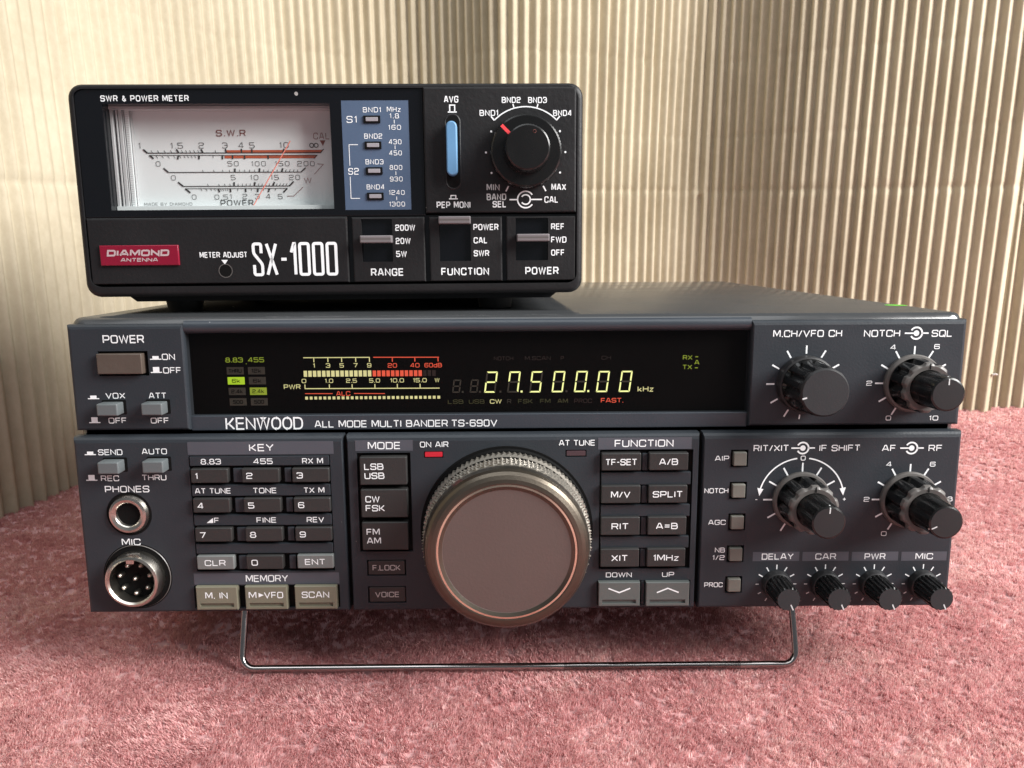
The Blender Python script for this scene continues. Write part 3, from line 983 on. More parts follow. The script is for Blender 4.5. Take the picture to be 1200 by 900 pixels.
key('step_key', 39.3, 52.8, 1.7, 9.6, 1.7, 'stepkey', ['up'], radio, bar=True, dz=1.3)
# indicator lamps
for x0, x1, z0, z1, mt in ((-28.6, -23.3, 49.8, 51.2, 'ledred'), (14.4, 20.2, 49.8, 51.4, 'leddark')):
    m = MB()
    box4(m, -(x1 - x0) / 2, (x1 - x0) / 2, -(z1 - z0) / 2, (z1 - z0) / 2, 0.2, -0.05, 0.9, 0.15, mt, seg=2, n=2)
    o = m.build('indicator_lamp', radio)
    o.location = ((x0 + x1) / 2 * S, 0, (z0 + z1) / 2 * S)
    if mt == 'ledred':
        o['label'] = 'lit red lamp'
# square toggle buttons
m = MB()
rr(m, 0, 0, 4.0, 4.3, 0.25, -0.9, 1.2, 0.3, 'toggle', n=3)
t0 = m.build('toggle_button', radio)
t0.location = (tog[0][0] * S, 0, tog[0][1] * S)
for x, z in tog[1:]:
    copy_part(t0, radio, (x, 0, z))


# grey push buttons at the left
def push(x, z, w, h, d, y, name='push_button', mat='push'):
    m = MB()
    rr(m, 0, 0, w, h, 0.3, -d, 2.0, 0.35, mat, n=3)
    # dark slot round the button
    fr = rr_outline(0.35, 0.1, w + 1.1, h + 0.9, 0.3, 2)
    inn = rr_outline(0, 0, w, h, 0.3, 2)
    m.grid([[(a, -0.04, c) for a, c in fr], [(a, -0.04, c) for a, c in inn]], 'well')
    o = m.build(name, radio)
    o.location = (x * S, y * S, z * S)
    return o


pb = push(-122.8, 48.0, 6.2, 3.6, 4.0, 0)
copy_part(pb, radio, (-109.5, 0, 48.2))
copy_part(pb, radio, (-122.9, YU, 65.2))
copy_part(pb, radio, (-109.6, YU, 65.3))

# phone jack and microphone socket
m = MB()
lathe(m, 0, 0, [(6.9, -0.05), (6.9, 0.1)], 'well', 40)
lathe(m, 0, 0, [(4.0, -1.1), (4.9, -1.5), (5.6, -1.2), (5.9, -0.5), (6.2, 0.2)], 'nickel', 40, cap0=False)
lathe(m, 0, 0, [(4.0, -1.1), (3.7, -0.8), (3.3, 0.5), (3.1, 6.0)], 'nickel', 40, cap0=False, mats=['nickel', 'nickel', 'well'])
disc(m, 0, 0, 3.2, 5.9, 'well')
o = m.build('phone_jack', radio)
o.location = (-119.6 * S, 0, 32.5 * S)
m = MB()
lathe(m, 0, 0, [(10.4, -0.05), (10.6, 0.0), (10.6, 0.1)], 'well', 48)
lathe(m, 0, 0, [(10.1, -0.3), (10.3, 0.0)], 'knobrim', 48, cap0=False)
lathe(m, 0, 0, [(6.8, 4.0), (6.8, -4.2), (7.3, -4.8), (8.0, -4.5), (8.4, -3.7), (8.5, -0.1)], 'nickel', 48, cap0=False)
disc(m, 0, 0, 6.9, 3.6, 'knob', 32)
m.face([(-1.3, -4.3, 7.1), (1.3, -4.3, 7.1), (1.1, -4.3, 5.7), (-1.1, -4.3, 5.7)], 'nickel')
mic = m.build('microphone_socket', radio)
mic.location = (-118.6 * S, 0, 12.3 * S)
m = MB()
lathe(m, 0, 0, [(0.25, -6.0), (0.65, -5.6), (0.8, -5.0), (0.8, 0)], 'nickel', 12)
p0 = m.build('contact_pin', mic)
p0.location = (0, 3.4 * S, 0)
for i in range(7):
    a = math.radians(90 + 25.7 + i * 51.43)
    c = p0.copy()
    col.objects.link(c)
    c.parent = mic
    c.location = (4.7 * math.cos(a) * S, 3.4 * S, 4.7 * math.sin(a) * S)


# ---- tuning knob
def knurl(n, amp):
    return lambda a, i, r: r
m = MB()
KX, KZ = -3.9, 26.5
lathe(m, 0, 0, [(26.5, -0.15), (26.7, 0.2)], 'well', 90)
lathe(m, 0, 0, [(24.8, -1.6), (25.5, -1.5), (25.8, -1.1), (25.8, 0.3)], 'well', 90, cap0=False)  # skirt blackened: the shadow line behind the knob is put into its colour
skirt = m.build('knob_skirt', radio)
skirt.location = (KX * S, 0, KZ * S)
m = MB()
NT = 96
# fine-toothed rear ring
rings = []
for (y, rb, k) in ((-2.0, 24.6, 0), (-2.2, 25.15, 1), (-4.6, 25.15, 1), (-4.9, 24.4, 0)):
    rings.append([((rb + (0.26 if j % 2 else -0.30) * k) * math.cos(PI * j / NT), y, (rb + (0.26 if j % 2 else -0.30) * k) * math.sin(PI * j / NT)) for j in range(2 * NT)])
m.grid(rings[::-1], 'knurl')
# diamond knurl band
rings = []
ny_ = 13
ND = 60
for i in range(ny_):
    t = i / (ny_ - 1)
    y = -6.0 - 7.4 * t
    ring = []
    for j in range(ND * 4):
        a = 2 * PI * j / (ND * 4)
        u = j / 4.0
        v = t * 3.0
        d = 0.5 * (abs(((u + v) % 1.0) - 0.5) * 2 + abs(((u - v) % 1.0) - 0.5) * 2)
        edge = min(1.0, min(t, 1 - t) * 9)
        q = 24.4 + (d * 1.7 - 0.95) * edge - 0.25 * (1 - edge)
        ring.append((q * math.cos(a), y, q * math.sin(a)))
    rings.append(ring)
m.grid(rings[::-1], 'knurl')
lathe(m, 0, 0, [(22.9, -13.6), (22.9, -5.6)], 'well', 96, cap0=False)
lathe(m, 0, 0, [(24.3, -5.9), (23.5, -5.8), (23.5, -5.0), (24.4, -4.9)], 'well', 96, cap0=False)
lathe(m, 0, 0, [(20.1, -19.0), (20.5, -19.15), (21.6, -18.95), (22.7, -18.4), (23.5, -17.5), (24.0, -16.2), (24.2, -14.6), (24.2, -13.7), (23.2, -13.5)], None, 120, cap0=False, mats=['bronzerim'] * 5 + ['bronze', 'bronze', 'well'])
knob = m.build('tuning_knob', radio, sharp=28)
knob.location = (KX * S, 0, KZ * S)
m = MB()
lathe(m, 0, 0, [(19.55, -19.05), (20.1, -19.0)], 'goldline', 120, cap0=False)
lathe(m, 0, 0, [(18.5, -18.5), (19.55, -19.05)], 'bronzerim', 120, cap0=False)
lathe(m, 0, 0, [(18.4, -18.45), (18.5, -18.5)], 'bronzeface', 120)
m.build('knob_face', knob)


# ---- rotary knobs
def fluted(n, depth, rows):
    def rf(a, i, r):
        if i not in rows:
            return r
        c = math.cos(n * a)
        return r - depth * max(0.0, c) ** 0.7
    return rf


def dual_knob(x, z, y, ang_line, dyo=0.0):
    m = MB()
    lathe(m, 0, 0, [(7.9, -1.7), (8.5, -1.6), (8.85, -1.0), (8.85, -0.05), (8.6, 0.1)], 'knobrim', 64, cap0=False)
    lathe(m, 0, 0, [(7.6, -9.8 + dyo), (7.9, -1.7)], 'knob', 96, rf=fluted(10, 0.95, (0, 1)), cap0=False)
    lathe(m, 0, 0, [(5.4, -11.0 + dyo), (6.6, -11.2 + dyo), (7.25, -10.9 + dyo), (7.55, -10.2 + dyo), (7.6, -9.75 + dyo)], 'knobrim', 96, rf=fluted(10, 0.7, (2, 3, 4)), cap0=False)
    for k in (0,):
        line(m, 0, 7.3, 0, 5.6, 0.4, -11.25 + dyo, 'well')
    o = m.build('outer_knob', radio, sharp=30)
    o.location = (x * S, y * S, z * S)
    m = MB()
    lathe(m, 0, 0, [(4.3, -21.4 + dyo), (4.75, -21.2 + dyo), (4.95, -20.6 + dyo), (5.15, -12.0 + dyo), (5.3, -10.6 + dyo)], 'knob', 72, rf=fluted(9, 0.5, (2, 3)), cap0=False)
    disc(m, 0, 0, 4.3, -21.4 + dyo, 'knobgrey', 40)
    a = math.radians(ang_line)
    c, s = math.cos(a), math.sin(a)
    line(m, 2.7 * c, 2.7 * s, 4.3 * c, 4.3 * s, 0.34, -21.45 + dyo, 'offwhite')
    m.face([(4.3 * c - 0.17 * s, -21.5 + dyo, 4.3 * s + 0.17 * c), (4.3 * c + 0.17 * s, -21.5 + dyo, 4.3 * s - 0.17 * c),
            (5.0 * c + 0.17 * s, -20.6 + dyo, 5.0 * s - 0.17 * c), (5.0 * c - 0.17 * s, -20.6 + dyo, 5.0 * s + 0.17 * c)], 'offwhite')
    m.build('inner_knob', o, sharp=30)
    return o


dual_knob(86.6, 35.5, 0, 88)
dual_knob(119.65, 35.3, 0, 205)
dual_knob(119.5, 71.1, YU, 90, 1.6)

m = MB()
lathe(m, 0, 0, [(8.0, -3.2), (8.5, -3.0), (8.7, -2.2), (8.75, 0.0)], 'knobgrey', 64, cap0=False)
lathe(m, 0, 0, [(6.5, -15.9), (7.0, -15.3), (7.3, -14.2), (7.7, -4.0), (7.9, -3.1)], 'knob', 120, rf=fluted(12, 0.85, (2, 3)), cap0=False, mats=['knobgrey', 'knobgrey', 'knob', 'knob'])
disc(m, 0, 0, 6.5, -15.9, 'knobcap', 48)
line(m, -5.2, -1.4, -6.5, -1.75, 0.45, -15.95, 'offwhite')
o = m.build('channel_knob', radio, sharp=30)
o.location = (86.8 * S, YU * S, 71.1 * S)

m = MB()
lathe(m, 0, 0, [(3.9, -2.4), (4.3, -2.2), (4.5, -1.4), (4.6, 0.0)], 'knobgrey', 40, cap0=False)
rf20 = lambda a, i, r: r - (0.42 if (int(round(a / (2 * PI) * 72)) % 4) < 2 else 0.0) * (1 if i in (1, 2) else 0)
lathe(m, 0, 0, [(3.35, -11.4), (3.75, -10.9), (3.95, -2.5), (3.95, -2.0)], 'knob', 72, rf=rf20, cap0=False)
disc(m, 0, 0, 3.35, -11.4, 'knobcap', 36)
line(m, 0.7, -1.6, 1.5, -3.3, 0.36, -11.45, 'offwhite')
k0 = m.build('small_knob', radio, sharp=30)
k0.location = (80.3 * S, 0, 8.0 * S)
for x, z in ((95.5, 7.95), (110.8, 7.85), (126.2, 7.75)):
    copy_part(k0, radio, (x, 0, z))

# ---- upper panels
P = MB()
box4(P, -133.5, 133.5, 56.7, 91.5, 1, 7.2, 13.0, 0.1, 'well')
plate(P, -135, -100.3, 58.0, 90.4, YU, 8.0, (1.2, 0.6, 0.8, 1.4), [(-126.2, -111.2, 74.9, 82.4, 1.4, 'well')], 'panel')
T = YU - 0.05
wtext(P, 'POWER', -118.0, 86.0, 2.45, T, W, 12.4)
wtext(P, 'VOX', -121.9, 68.85, 1.8, T, W, 6.0)
wtext(P, 'ATT', -109.2, 68.8, 1.8, T, W, 5.4)
wtext(P, 'OFF', -121.9, 61.2, 1.8, T, W, 5.6)
wtext(P, 'OFF', -109.1, 61.1, 1.8, T, W, 5.6)
wtext(P, 'ON', -105.0, 80.6, 1.9, T, W, 4.0)
wtext(P, 'OFF', -104.2, 76.5, 1.9, T, W, 5.5)
up_down_mark(P, -108.9, 80.5, T, W, False)
up_down_mark(P, -109.0, 76.5, T, W, True)
up_down_mark(P, -128.6, 68.6, T, W, False)
up_down_mark(P, -128.9, 61.2, T, W, True)
swp = P.build('switch_panel', radio)
m = MB()
rr(m, 0, 0, 13.4, 6.1, 0.2, -2.6, 2.0, 0.3, 'power', n=3)
o = m.build('power_button', radio, label='wide bronze coloured power button')
o.location = (-119.2 * S, (YU + 1.0) * S, 78.7 * S)

P = MB()
plate(P, 70.2, 135, 58.0, 90.4, YU, 8.0, (0.6, 1.2, 0.8, 1.4), [], 'panel')
wtext(P, 'M.CH/VFO CH', 86.9, 86.4, 2.1, T, W, 20.8)
wtext(P, 'NOTCH', 109.3, 86.3, 2.1, T, W, 11.0)
wtext(P, 'SQL', 127.4, 86.2, 2.1, T, W, 6.3)
disc(P, 119.6, 86.3, 0.85, T, W, 16)
arc(P, 119.6, 86.3, 1.75, -150, 150, 0.5, T, W)
line(P, 116.1, 86.3, 118.8, 86.3, 0.42, T, W)
line(P, 121.2, 86.3, 123.3, 86.3, 0.42, T, W)
ticks(P, 86.8, 71.1, 9.2, 11.7, (240, 210, 180, 150, 120, 90, 60, 30), 0.5, T, W)
ticks(P, 86.8, 71.1, 9.6, 11.0, (264,), 0.4, T, W)
ticks(P, 119.5, 71.1, 8.6, 11.3, (240, 210, 180, 150, 120, 90, 60, 30), 0.5, T, W)
for s, x, z, w in (('0', 113.1, 60.3, 1.8), ('2', 106.5, 71.15, 1.9), ('4', 113.0, 82.1, 1.9), ('6', 126.2, 82.2, 1.9), ('10', 127.0, 60.2, 3.0)):
    wtext(P, s, x, z, 1.5, T, W, w)
P.build('knob_panel', radio)

# ---- display bezel
P = MB()
T = YD - 0.05
plate(P, -100.3, 70.2, 57.4, 62.1, YD, 9.0, (0.05, 0.05, 0.3, 0.3), [], 'trim')
# the sloping ledge above the window
prof = [(9.0, 92.0), (5.2, 91.6), (4.0, 91.0), (3.4, 90.2), (3.3, 89.2), (3.6, 88.2), (4.6, 87.4), (7.6, 87.2)]
P.grid([[(x, y, z) for (y, z) in prof] for x in (-100.3, 70.2)], 'trim', closed=False)
for x in (-101.0, 71.0):
    pass
wtext(P, 'KENWOOD', -78.0, 59.6, 3.9, T, W, 23.8, bold=0.125, rad=4.95, gap=2.4)
P.face([(-79.4, T, 61.5), (-77.3, T, 61.5), (-78.35, T, 60.3)], W)
wtext(P, 'ALL MODE MULTI BANDER', -42.2, 59.25, 2.2, T, W, 41.0)
wtext(P, 'TS-690V', -13.6, 59.25, 2.2, T, W, 14.2)
bezel = P.build('display_bezel', radio)
# backplate with the printed and lit segments
D = MB()
YS = 7.0
rect(D, -100.3, 70.2, 62.0, 87.4, YS, 'screen')
Y1 = YS - 0.08
Y2 = YS - 0.16
wtext(D, '8.83', -86.9, 78.95, 1.5, Y1, 'segg2', 5.4)
wtext(D, '455', -80.2, 78.95, 1.5, Y1, 'segg2', 5.0)
wtext(D, '.', -83.3, 78.4, 1.5, Y1, 'segg2')
for i, z in enumerate((75.6, 72.5, 69.2, 65.9)):
    for j, x in enumerate((-86.8 + 0.1 * i, -80.3 + 0.1 * i)):
        lit = (i, j) in ((1, 0), (2, 1))
        mat_ = 'segg' if (i, j) == (1, 0) else 'segg2' if lit else 'segd'
        rect(D, x - 2.6, x + 2.6, z - 1.15, z + 1.15, Y1, mat_)
        wtext(D, (('THRU', '12k'), ('6k', '6k'), ('2.4k', '2.4k'), ('500', '500'))[i][j], x, z, 1.2, Y2, 'screen', (4.0, 2.6, 3.6, 3.0)[i] if not (i == 0 and j) else 3.0)
# meter scale
line(D, -65.8, 79.5, -45.5, 79.5, 0.26, Y1, 'segy')
for x in (-62.6, -58.3, -54.1, -49.8, -45.6):
    line(D, x, 79.5, x, 78.1, 0.28, Y1, 'segy')
line(D, -44.4, 79.5, -24.3, 79.4, 0.26, Y1, 'segr')
for x in (-38.6, -31.7, -24.6):
    line(D, x, 79.4, x, 78.1, 0.28, Y1, 'segr')
for s, x in zip('13579', (-62.6, -58.3, -54.1, -49.9, -45.7)):
    wtext(D, s, x, 77.05, 1.35, Y1, 'segy', 1.4 if s != '1' else 0.7)
for s, x, w in (('20', -38.6, 2.9), ('40', -31.7, 2.9), ('60dB', -26.1, 5.4)):
    wtext(D, s, x, 76.95, 1.35, Y1, 'segr', w)
for i in range(15):
    x = -65.9 + i * 1.405
    rect(D, x, x + 1.05, 73.6, 75.45, Y1, 'segy')
for i in range(14):
    x = -44.75 + i * 1.405
    rect(D, x, x + 1.05, 73.6, 75.4, Y1, 'segr' if i < 11 else 'segd2')
for s, x, w in (('0', -65.9, 1.5), ('1.0', -58.2, 2.6), ('2.5', -51.3, 3.4), ('5.0', -44.2, 3.4), ('10.0', -37.3, 4.3), ('15.0', -30.3, 4.3), ('W', -25.0, 1.5)):
    wtext(D, s, x, 72.3, 1.3, Y1, 'segy', w)
line(D, -65.8, 69.9, -24.3, 69.8, 0.28, Y1, 'segy')
for x in (-65.7, -58.2, -51.2, -44.2, -37.3, -30.3):
    line(D, x, 69.9, x, 71.2, 0.28, Y1, 'segy')
wtext(D, 'PWR', -69.6, 70.5, 1.5, Y1, 'segy', 5.2)
line(D, -65.8, 68.35, -57.3, 68.3, 0.22, Y1, 'segr')
line(D, -50.7, 68.3, -41.2, 68.2, 0.22, Y1, 'segr')
wtext(D, 'ALC', -54.0, 68.3, 1.4, Y1, 'segr', 4.4)
for i in range(30):
    x = -65.8 + i * 1.405
    rect(D, x, x + 0.85, 66.5, 67.4, Y1, 'segy')
for s, x, w in (('OVER', -27.5, 4.0),):
    pass
# frequency digits
SEGS = {'0': 'abcdef', '2': 'abged', '5': 'afgcd', '7': 'abcf', '8': 'abcdefg', ' ': ''}


def digit(ch, x, z, w, h, sw, lit, dim):
    sk = 0.13

    def q(pts, mt, yy):
        D.face([(x + a + sk * b, yy, z + b) for a, b in pts], mt)
    g = 0.10
    hh = h / 2
    t = sw
    geo = {'a': [(g, h), (w - g, h), (w - g - t, h - t), (g + t, h - t)], 'd': [(g, 0), (g + t, t), (w - g - t, t), (w - g, 0)],
           'g': [(g + t * .5, hh), (g + t, hh + t / 2), (w - g - t, hh + t / 2), (w - g - t * .5, hh), (w - g - t, hh - t / 2), (g + t, hh - t / 2)],
           'f': [(0, h - g), (t, h - t - g), (t, hh + t / 2 + g), (0, hh + g)], 'e': [(0, g), (0, hh - g), (t, hh - t / 2 - g), (t, t + g)],
           'b': [(w, h - g), (w, hh + g), (w - t, hh + t / 2 + g), (w - t, h - t - g)], 'c': [(w, g), (w - t, t + g), (w - t, hh - t / 2 - g), (w, hh - g)]}
    for k_, p in geo.items():
        on = k_ in SEGS[ch]
        if on or dim:
            q(p, lit if on else dim, Y1)


for ch, x in zip('27500', (-10.6, -3.55, 3.3, 10.2, 17.1)):
    digit(ch, x, 68.25, 3.45, 6.6, 0.46, 'seg', 'segd')
for ch, x in zip('00', (23.9, 30.9)):
    digit(ch, x, 68.2, 3.45, 6.6, 0.46, 'seg', 'segd')
for x in (-20.5, -15.1):
    digit(' ', x, 68.3, 2.4, 4.1, 0.40, 'seg', 'segd')
for x, mt in ((0.95, 'seg'), (21.55, 'seg'), (-17.2, 'segd'), (-11.9, 'segd'), (-5.6, 'segd'), (14.8, 'segd')):
    rect(D, x - 0.3, x + 0.3, 68.25, 68.85, Y1, mt)
wtext(D, 'kHz', 39.3, 69.1, 1.7, Y1, 'segy', 5.0)
for s, x, w, mt in (('LSB', -19.4, 4.9, 'segd3'), ('USB', -12.9, 4.9, 'segd3'), ('CW', -7.0, 3.7, 'segy'), ('R', -2.85, 1.4, 'segd'), ('FSK', 2.15, 4.6, 'segd3'), ('FM', 8.3, 3.3, 'segd3'), ('AM', 13.7, 3.3, 'segd3'), ('PROC', 20.0, 5.6, 'segd2')):
    wtext(D, s, x, 65.5, 1.35, Y1, mt, w)
wtext(D, 'FAST.', 29.0, 65.6, 1.45, Y1, 'segr', 7.0)
wtext(D, 'RX', 52.0, 78.8, 1.4, Y1, 'segg2', 3.0)
wtext(D, 'TX', 52.0, 75.85, 1.4, Y1, 'segg2', 3.0)
wtext(D, 'A', 54.9, 77.3, 1.4, Y1, 'segg2', 1.6)
line(D, 54.3, 79.0, 55.2, 79.0, 0.25, Y1, 'segg2')
line(D, 54.3, 75.6, 55.2, 75.6, 0.25, Y1, 'segg2')
for s, x, w in (('NOTCH', -4.5, 6.0), ('M.SCAN', 6.0, 8.0), ('P', 13.5, 1.0), ('CH', 27.0, 3.0)):
    wtext(D, s, x, 78.9, 1.2, Y1, 'segd2', w)
disp = D.build('display_screen', radio, label='dark screen showing lit frequency digits and bar meter')
G = MB()
rect(G, -100.3, 70.2, 62.0, 87.3, 4.9, 'glass')
G.build('display_glass', disp)

# wire stand and rear feet
m = MB()
path = []
hx, r = 90.3, 4.2
p0_, p1_ = (15.5, 4.0), (5.0, -21.9)            # (y,z) hinge and bar


def bl(x, t):
    return (x, p0_[0] + (p1_[0] - p0_[0]) * t, p0_[1] + (p1_[1] - p0_[1]) * t)


L_ = math.hypot(p1_[0] - p0_[0], p1_[1] - p0_[1])
for i in range(6):
    path.append(bl(-hx, i / 5 * (1 - r / L_)))
for i in range(1, 9):
    a = i / 8 * PI / 2
    path.append(bl(-hx + r * (1 - math.cos(a)), 1 - r / L_ + r / L_ * math.sin(a)))
for i in range(1, 12):
    path.append(bl(-hx + r + (2 * hx - 2 * r) * i / 12, 1))
path += [(-x, y, z) for x, y, z in path[::-1] if x < -0.01]
tube(m, path, 1.15, 'steel', 12)
m.build('wire_stand', radio, label='chromed wire stand folded out under the front edge')
m = MB()
n = 24
m.grid([[(9 * math.cos(2 * PI * j / n), 9 * math.sin(2 * PI * j / n), 0) for j in range(n)], [(8 * math.cos(2 * PI * j / n), 8 * math.sin(2 * PI * j / n), -12) for j in range(n)]], 'rubber')
m.cap(n, n, 'rubber')
f0 = m.build('rubber_foot', radio)
f0.location = (-105 * S, 240 * S, 2.2 * S)
copy_part(f0, radio, (105, 240, 2.2))

# ------------------------------------------------------------------ the power meter on top
METER = RADIO @ Matrix.Translation((-56.98 * S, 17.04 * S, 97.94 * S)) @ Matrix.Rotation(0.024, 4, 'Z') @ Matrix.Rotation(-0.003, 4, 'Y') @ Matrix.Rotation(0.005, 4, 'X')
meter = empty('power_meter', METER, 'smaller black radio power meter with white dial, stacked on the charcoal transceiver', 'meter')

m = MB()
rings = []
for y, ins in ((2.0, 0.4), (103.0, 0.6)):
    rings.append([(x, y, z) for x, z in rr_outline(0, 31.9, 154 - 2 * ins, 62.4 - 2 * ins, 4.0)])
b = m.grid(rings, 'mblack')
m.face([(-75, 12, 1.5), (75, 12, 1.5), (75, 12, 62), (-75, 12, 62)], 'mblack')
m.cap(b + len(rings[0]), len(rings[0]), 'mblack', True)
box_pts = [(-66, -1.9), (68, -1.9), (73, 2.0), (-71, 2.0)]
rg = [[(x, y, z) for x, z in box_pts] for y in (9.0, 98.0)]
b = m.grid(rg, 'mblack')
m.cap(b, 4, 'mblack'); m.cap(b + 4, 4, 'mblack', True)
mcase = m.build('case', meter)
m = MB()
n = 28
m.grid([[(6.0 * math.cos(2 * PI * j / n), 6.0 * math.sin(2 * PI * j / n), 0) for j in range(n)], [(5.4 * math.cos(2 * PI * j / n), 5.4 * math.sin(2 * PI * j / n), -3.65) for j in range(n)]], 'rubber')
m.cap(n, n, 'rubber')
f0 = m.build('rubber_foot', meter)
f0.location = (-54 * S, 18 * S, -1.85 * S)
for x, y in ((50, 18), (-54, 88), (50, 88)):
    copy_part(f0, meter, (x, y, -1.85))

# front frame: rounded outer edge, recessed panels inside
P = MB()
outer = []
for i in range(5):
    q = i / 4 * PI / 2
    ins = 1.5 * (1 - math.sin(q))
    outer.append([(x, 1.5 * (1 - math.cos(q)) - 0.2, z) for x, z in rr_outline(0, 31.85, 155 - 2 * ins, 63.5 - 2 * ins, 4.2 - ins * 0.4, 6)])
outer.append([(x, 3.0, z) for x, z in rr_outline(0, 31.85, 155, 63.5, 4.2, 6)])
inner = [(x, -0.2, z) for x, z in rr_outline(0, 33.0, 151.4, 59.6, 3.0, 6)]
inner2 = [(x, 1.4, z) for x, z in rr_outline(0, 33.0, 151.2, 59.4, 3.0, 6)]
P.grid([inner2, inner] + outer, 'mblack')
plate(P, 4.25, 75.6, 4.0, 24.6, 1.35, 2.2, (0.05,) * 4, [], 'mgloss')
plate(P, -75.6, 4.3, 24.0, 24.8, 0.9, 2.2, (0.05,) * 4, [], 'mgloss')
# left lower panel
plate(P, -75.4, 4.3, 4.0, 24.3, 0.0, 1.4, (0.4, 0.5, 0.4, 0.7), [], 'mblack')
# upper right control panel, slightly raised
plate(P, 28.7, 75.4, 25.0, 62.4, -0.6, 1.4, (0.6, 0.6, 0.6, 0.6), [], 'mblack')
T = -0.05
wtext(P, 'SX-1000', -12.1, 11.35, 10.4, T, 'white', 26.6, bold=0.088, font=GC, gap=1.55, rad=0.8)
ftext(P, 'METER ADJUST', -34.3, 12.85, 1.75, T, 'white', 14.6, bold=0.02)
P.face([(-35.1, T, 11.3), (-33.1, T, 11.3), (-34.1, T, 9.9)], 'white')
disc(P, -34.0, 7.95, 2.0, T, 'well', 24)
arc(P, -34.0, 7.95, 2.05, 0, 360, 0.25, T - 0.03, 'knobrim')
T = -0.65
ftext(P, 'AVG', 37.3, 58.7, 1.95, T, 'white', 4.3, bold=0.02)
ftext(P, 'PEP MONI', 37.4, 27.5, 1.95, T, 'white', 10.4, bold=0.02)
stroke(P, [(36.2, 55.0), (38.9, 55.0)], False, 0.36, T, 'white')
stroke(P, [(36.8, 55.0), (36.8, 57.0), (38.3, 57.0), (38.3, 55.0)], False, 0.36, T, 'white')
stroke(P, [(36.0, 29.3), (38.7, 29.3)], False, 0.32, T, 'white')
stroke(P, [(36.6, 29.3), (36.6, 30.3), (38.1, 30.3), (38.1, 29.3)], False, 0.32, T, 'white')
for s, x, z in (('BND1', 48.7, 54.7), ('BND2', 55.5, 58.45), ('BND3', 63.5, 58.4), ('BND4', 71.1, 54.6)):
    ftext(P, s, x, z, 1.75, T, 'white', 5.7, bold=0.02)
KX2, KZ2 = 59.8, 43.1
arc(P, KX2, KZ2, 13.4, 45, 135, 0.36, T, 'white')
ticks(P, KX2, KZ2, 13.4, 14.7, (105, 75), 0.36, T, 'white')
stroke(P, [(50.3, 52.5), (49.3, 53.7)], False, 0.42, T, 'white')
stroke(P, [(69.2, 52.5), (70.3, 53.7)], False, 0.42, T, 'white')
for a in (0, 30.5, 149.5, 180, 210, -30):
    disc(P, KX2 + 12.2 * math.cos(math.radians(a)), KZ2 + 12.2 * math.sin(math.radians(a)), 0.32, T, 'white', 12)
ticks(P, KX2, KZ2, 11.4, 13.2, (298, 242), 0.42, T, 'white')
for s, x, z, w, mt in (('MIN', 49.7, 32.7, 4.0, 'offwhite'), ('MAX', 70.0, 32.65, 4.5, 'white'), ('BAND', 50.7, 29.8, 6.0, 'offwhite'), ('SEL', 51.6, 27.6, 4.2, 'white'), ('CAL', 67.7, 28.9, 4.3, 'white')):
    ftext(P, s, x, z, 1.95, T, mt, w, bold=0.02)
arc(P, 59.7, 28.95, 2.5, 35, 325, 0.42, T, 'white')
arc(P, 59.7, 28.95, 1.45, -145, 145, 0.42, T, 'white')
line(P, 54.7, 28.95, 57.3, 28.95, 0.4, T, 'white')
line(P, 61.2, 28.95, 64.8, 28.95, 0.4, T, 'white')
# three switch panels
lev = []
for (x0, x1), (s0, s1), name_, labs, lx, cx, w in (((5.6, 28.2), (8.6, 18.1), 'RANGE', ('200W', '20W', '5W'), 19.15, 16.2, 10.2),
                                                    ((29.5, 52.3), (32.7, 42.5), 'FUNCTION', ('POWER', 'CAL', 'SWR'), 43.4, 40.6, 15.0),
                                                    ((53.5, 75.4), (56.6, 66.7), 'POWER', ('REF', 'FWD', 'OFF'), 67.7, 64.8, 10.5)):
    plate(P, x0, x1, 4.0, 24.0, 0.0, 8.0, (0.5, 0.5, 0.4, 0.5), [(s0, s1, 10.3, 23.4, 6.5, 'well')], 'mblack')
    ftext(P, name_, cx, 7.05, 2.35, -0.05, 'white', w, bold=0.022)
    for s, z in zip(labs, (20.7, 16.65, 12.65)):
        ftext(P, s, lx, z, 1.9, -0.05, 'white', {'200W': 6.1, '20W': 4.6, '5W': 3.3, 'POWER': 7.8, 'CAL': 4.3, 'SWR': 4.8, 'REF': 4.1, 'FWD': 4.8, 'OFF': 4.2}[s], bold=0.022, align='l')
frame = P.build('front_panel', meter)

# switch levers
for x0, x1, z in ((8.5, 18.3, 17.2), (32.7, 42.6, 22.8), (56.8, 66.9, 17.3)):
    m = MB()
    rr(m, 0, 0, x1 - x0, 2.3, 0.25, -3.6, 4.2, 0.35, 'lever', n=3)
    m.face([(-(x1 - x0) / 2 + 0.3, -3.63, -0.1), ((x1 - x0) / 2 - 0.3, -3.63, -0.1), ((x1 - x0) / 2 - 0.3, -3.63, 0.3), (-(x1 - x0) / 2 + 0.3, -3.63, 0.3)], 'knobrim')
    o = m.build('switch_lever', meter)
    o.location = ((x0 + x1) / 2 * S, 0, z * S)

# blue slide in its recess
m = MB()
ol = rr_outline(0, 0, 4.9, 22.6, 2.45, 8)
il = rr_outline(0, 0, 4.0, 21.4, 2.0, 8)
m.grid([[(x, -0.62, z) for x, z in ol], [(x, -0.75, z) for x, z in rr_outline(0, 0, 4.5, 22.0, 2.2, 8)], [(x, -0.64, z) for x, z in il]], 'mblack')
m.face([(x, -0.64, z) for x, z in il], 'well')
sl = m.build('slide_slot', meter)
sl.location = (37.5 * S, 0, 43.3 * S)
m = MB()
rr(m, 0, 0, 3.3, 15.9, 1.6, -4.2, 0, 0.4, 'mslide', n=8)
o = m.build('slide_button', meter, label='light blue oblong slide button')
o.location = (37.3 * S, 0, 44.0 * S)

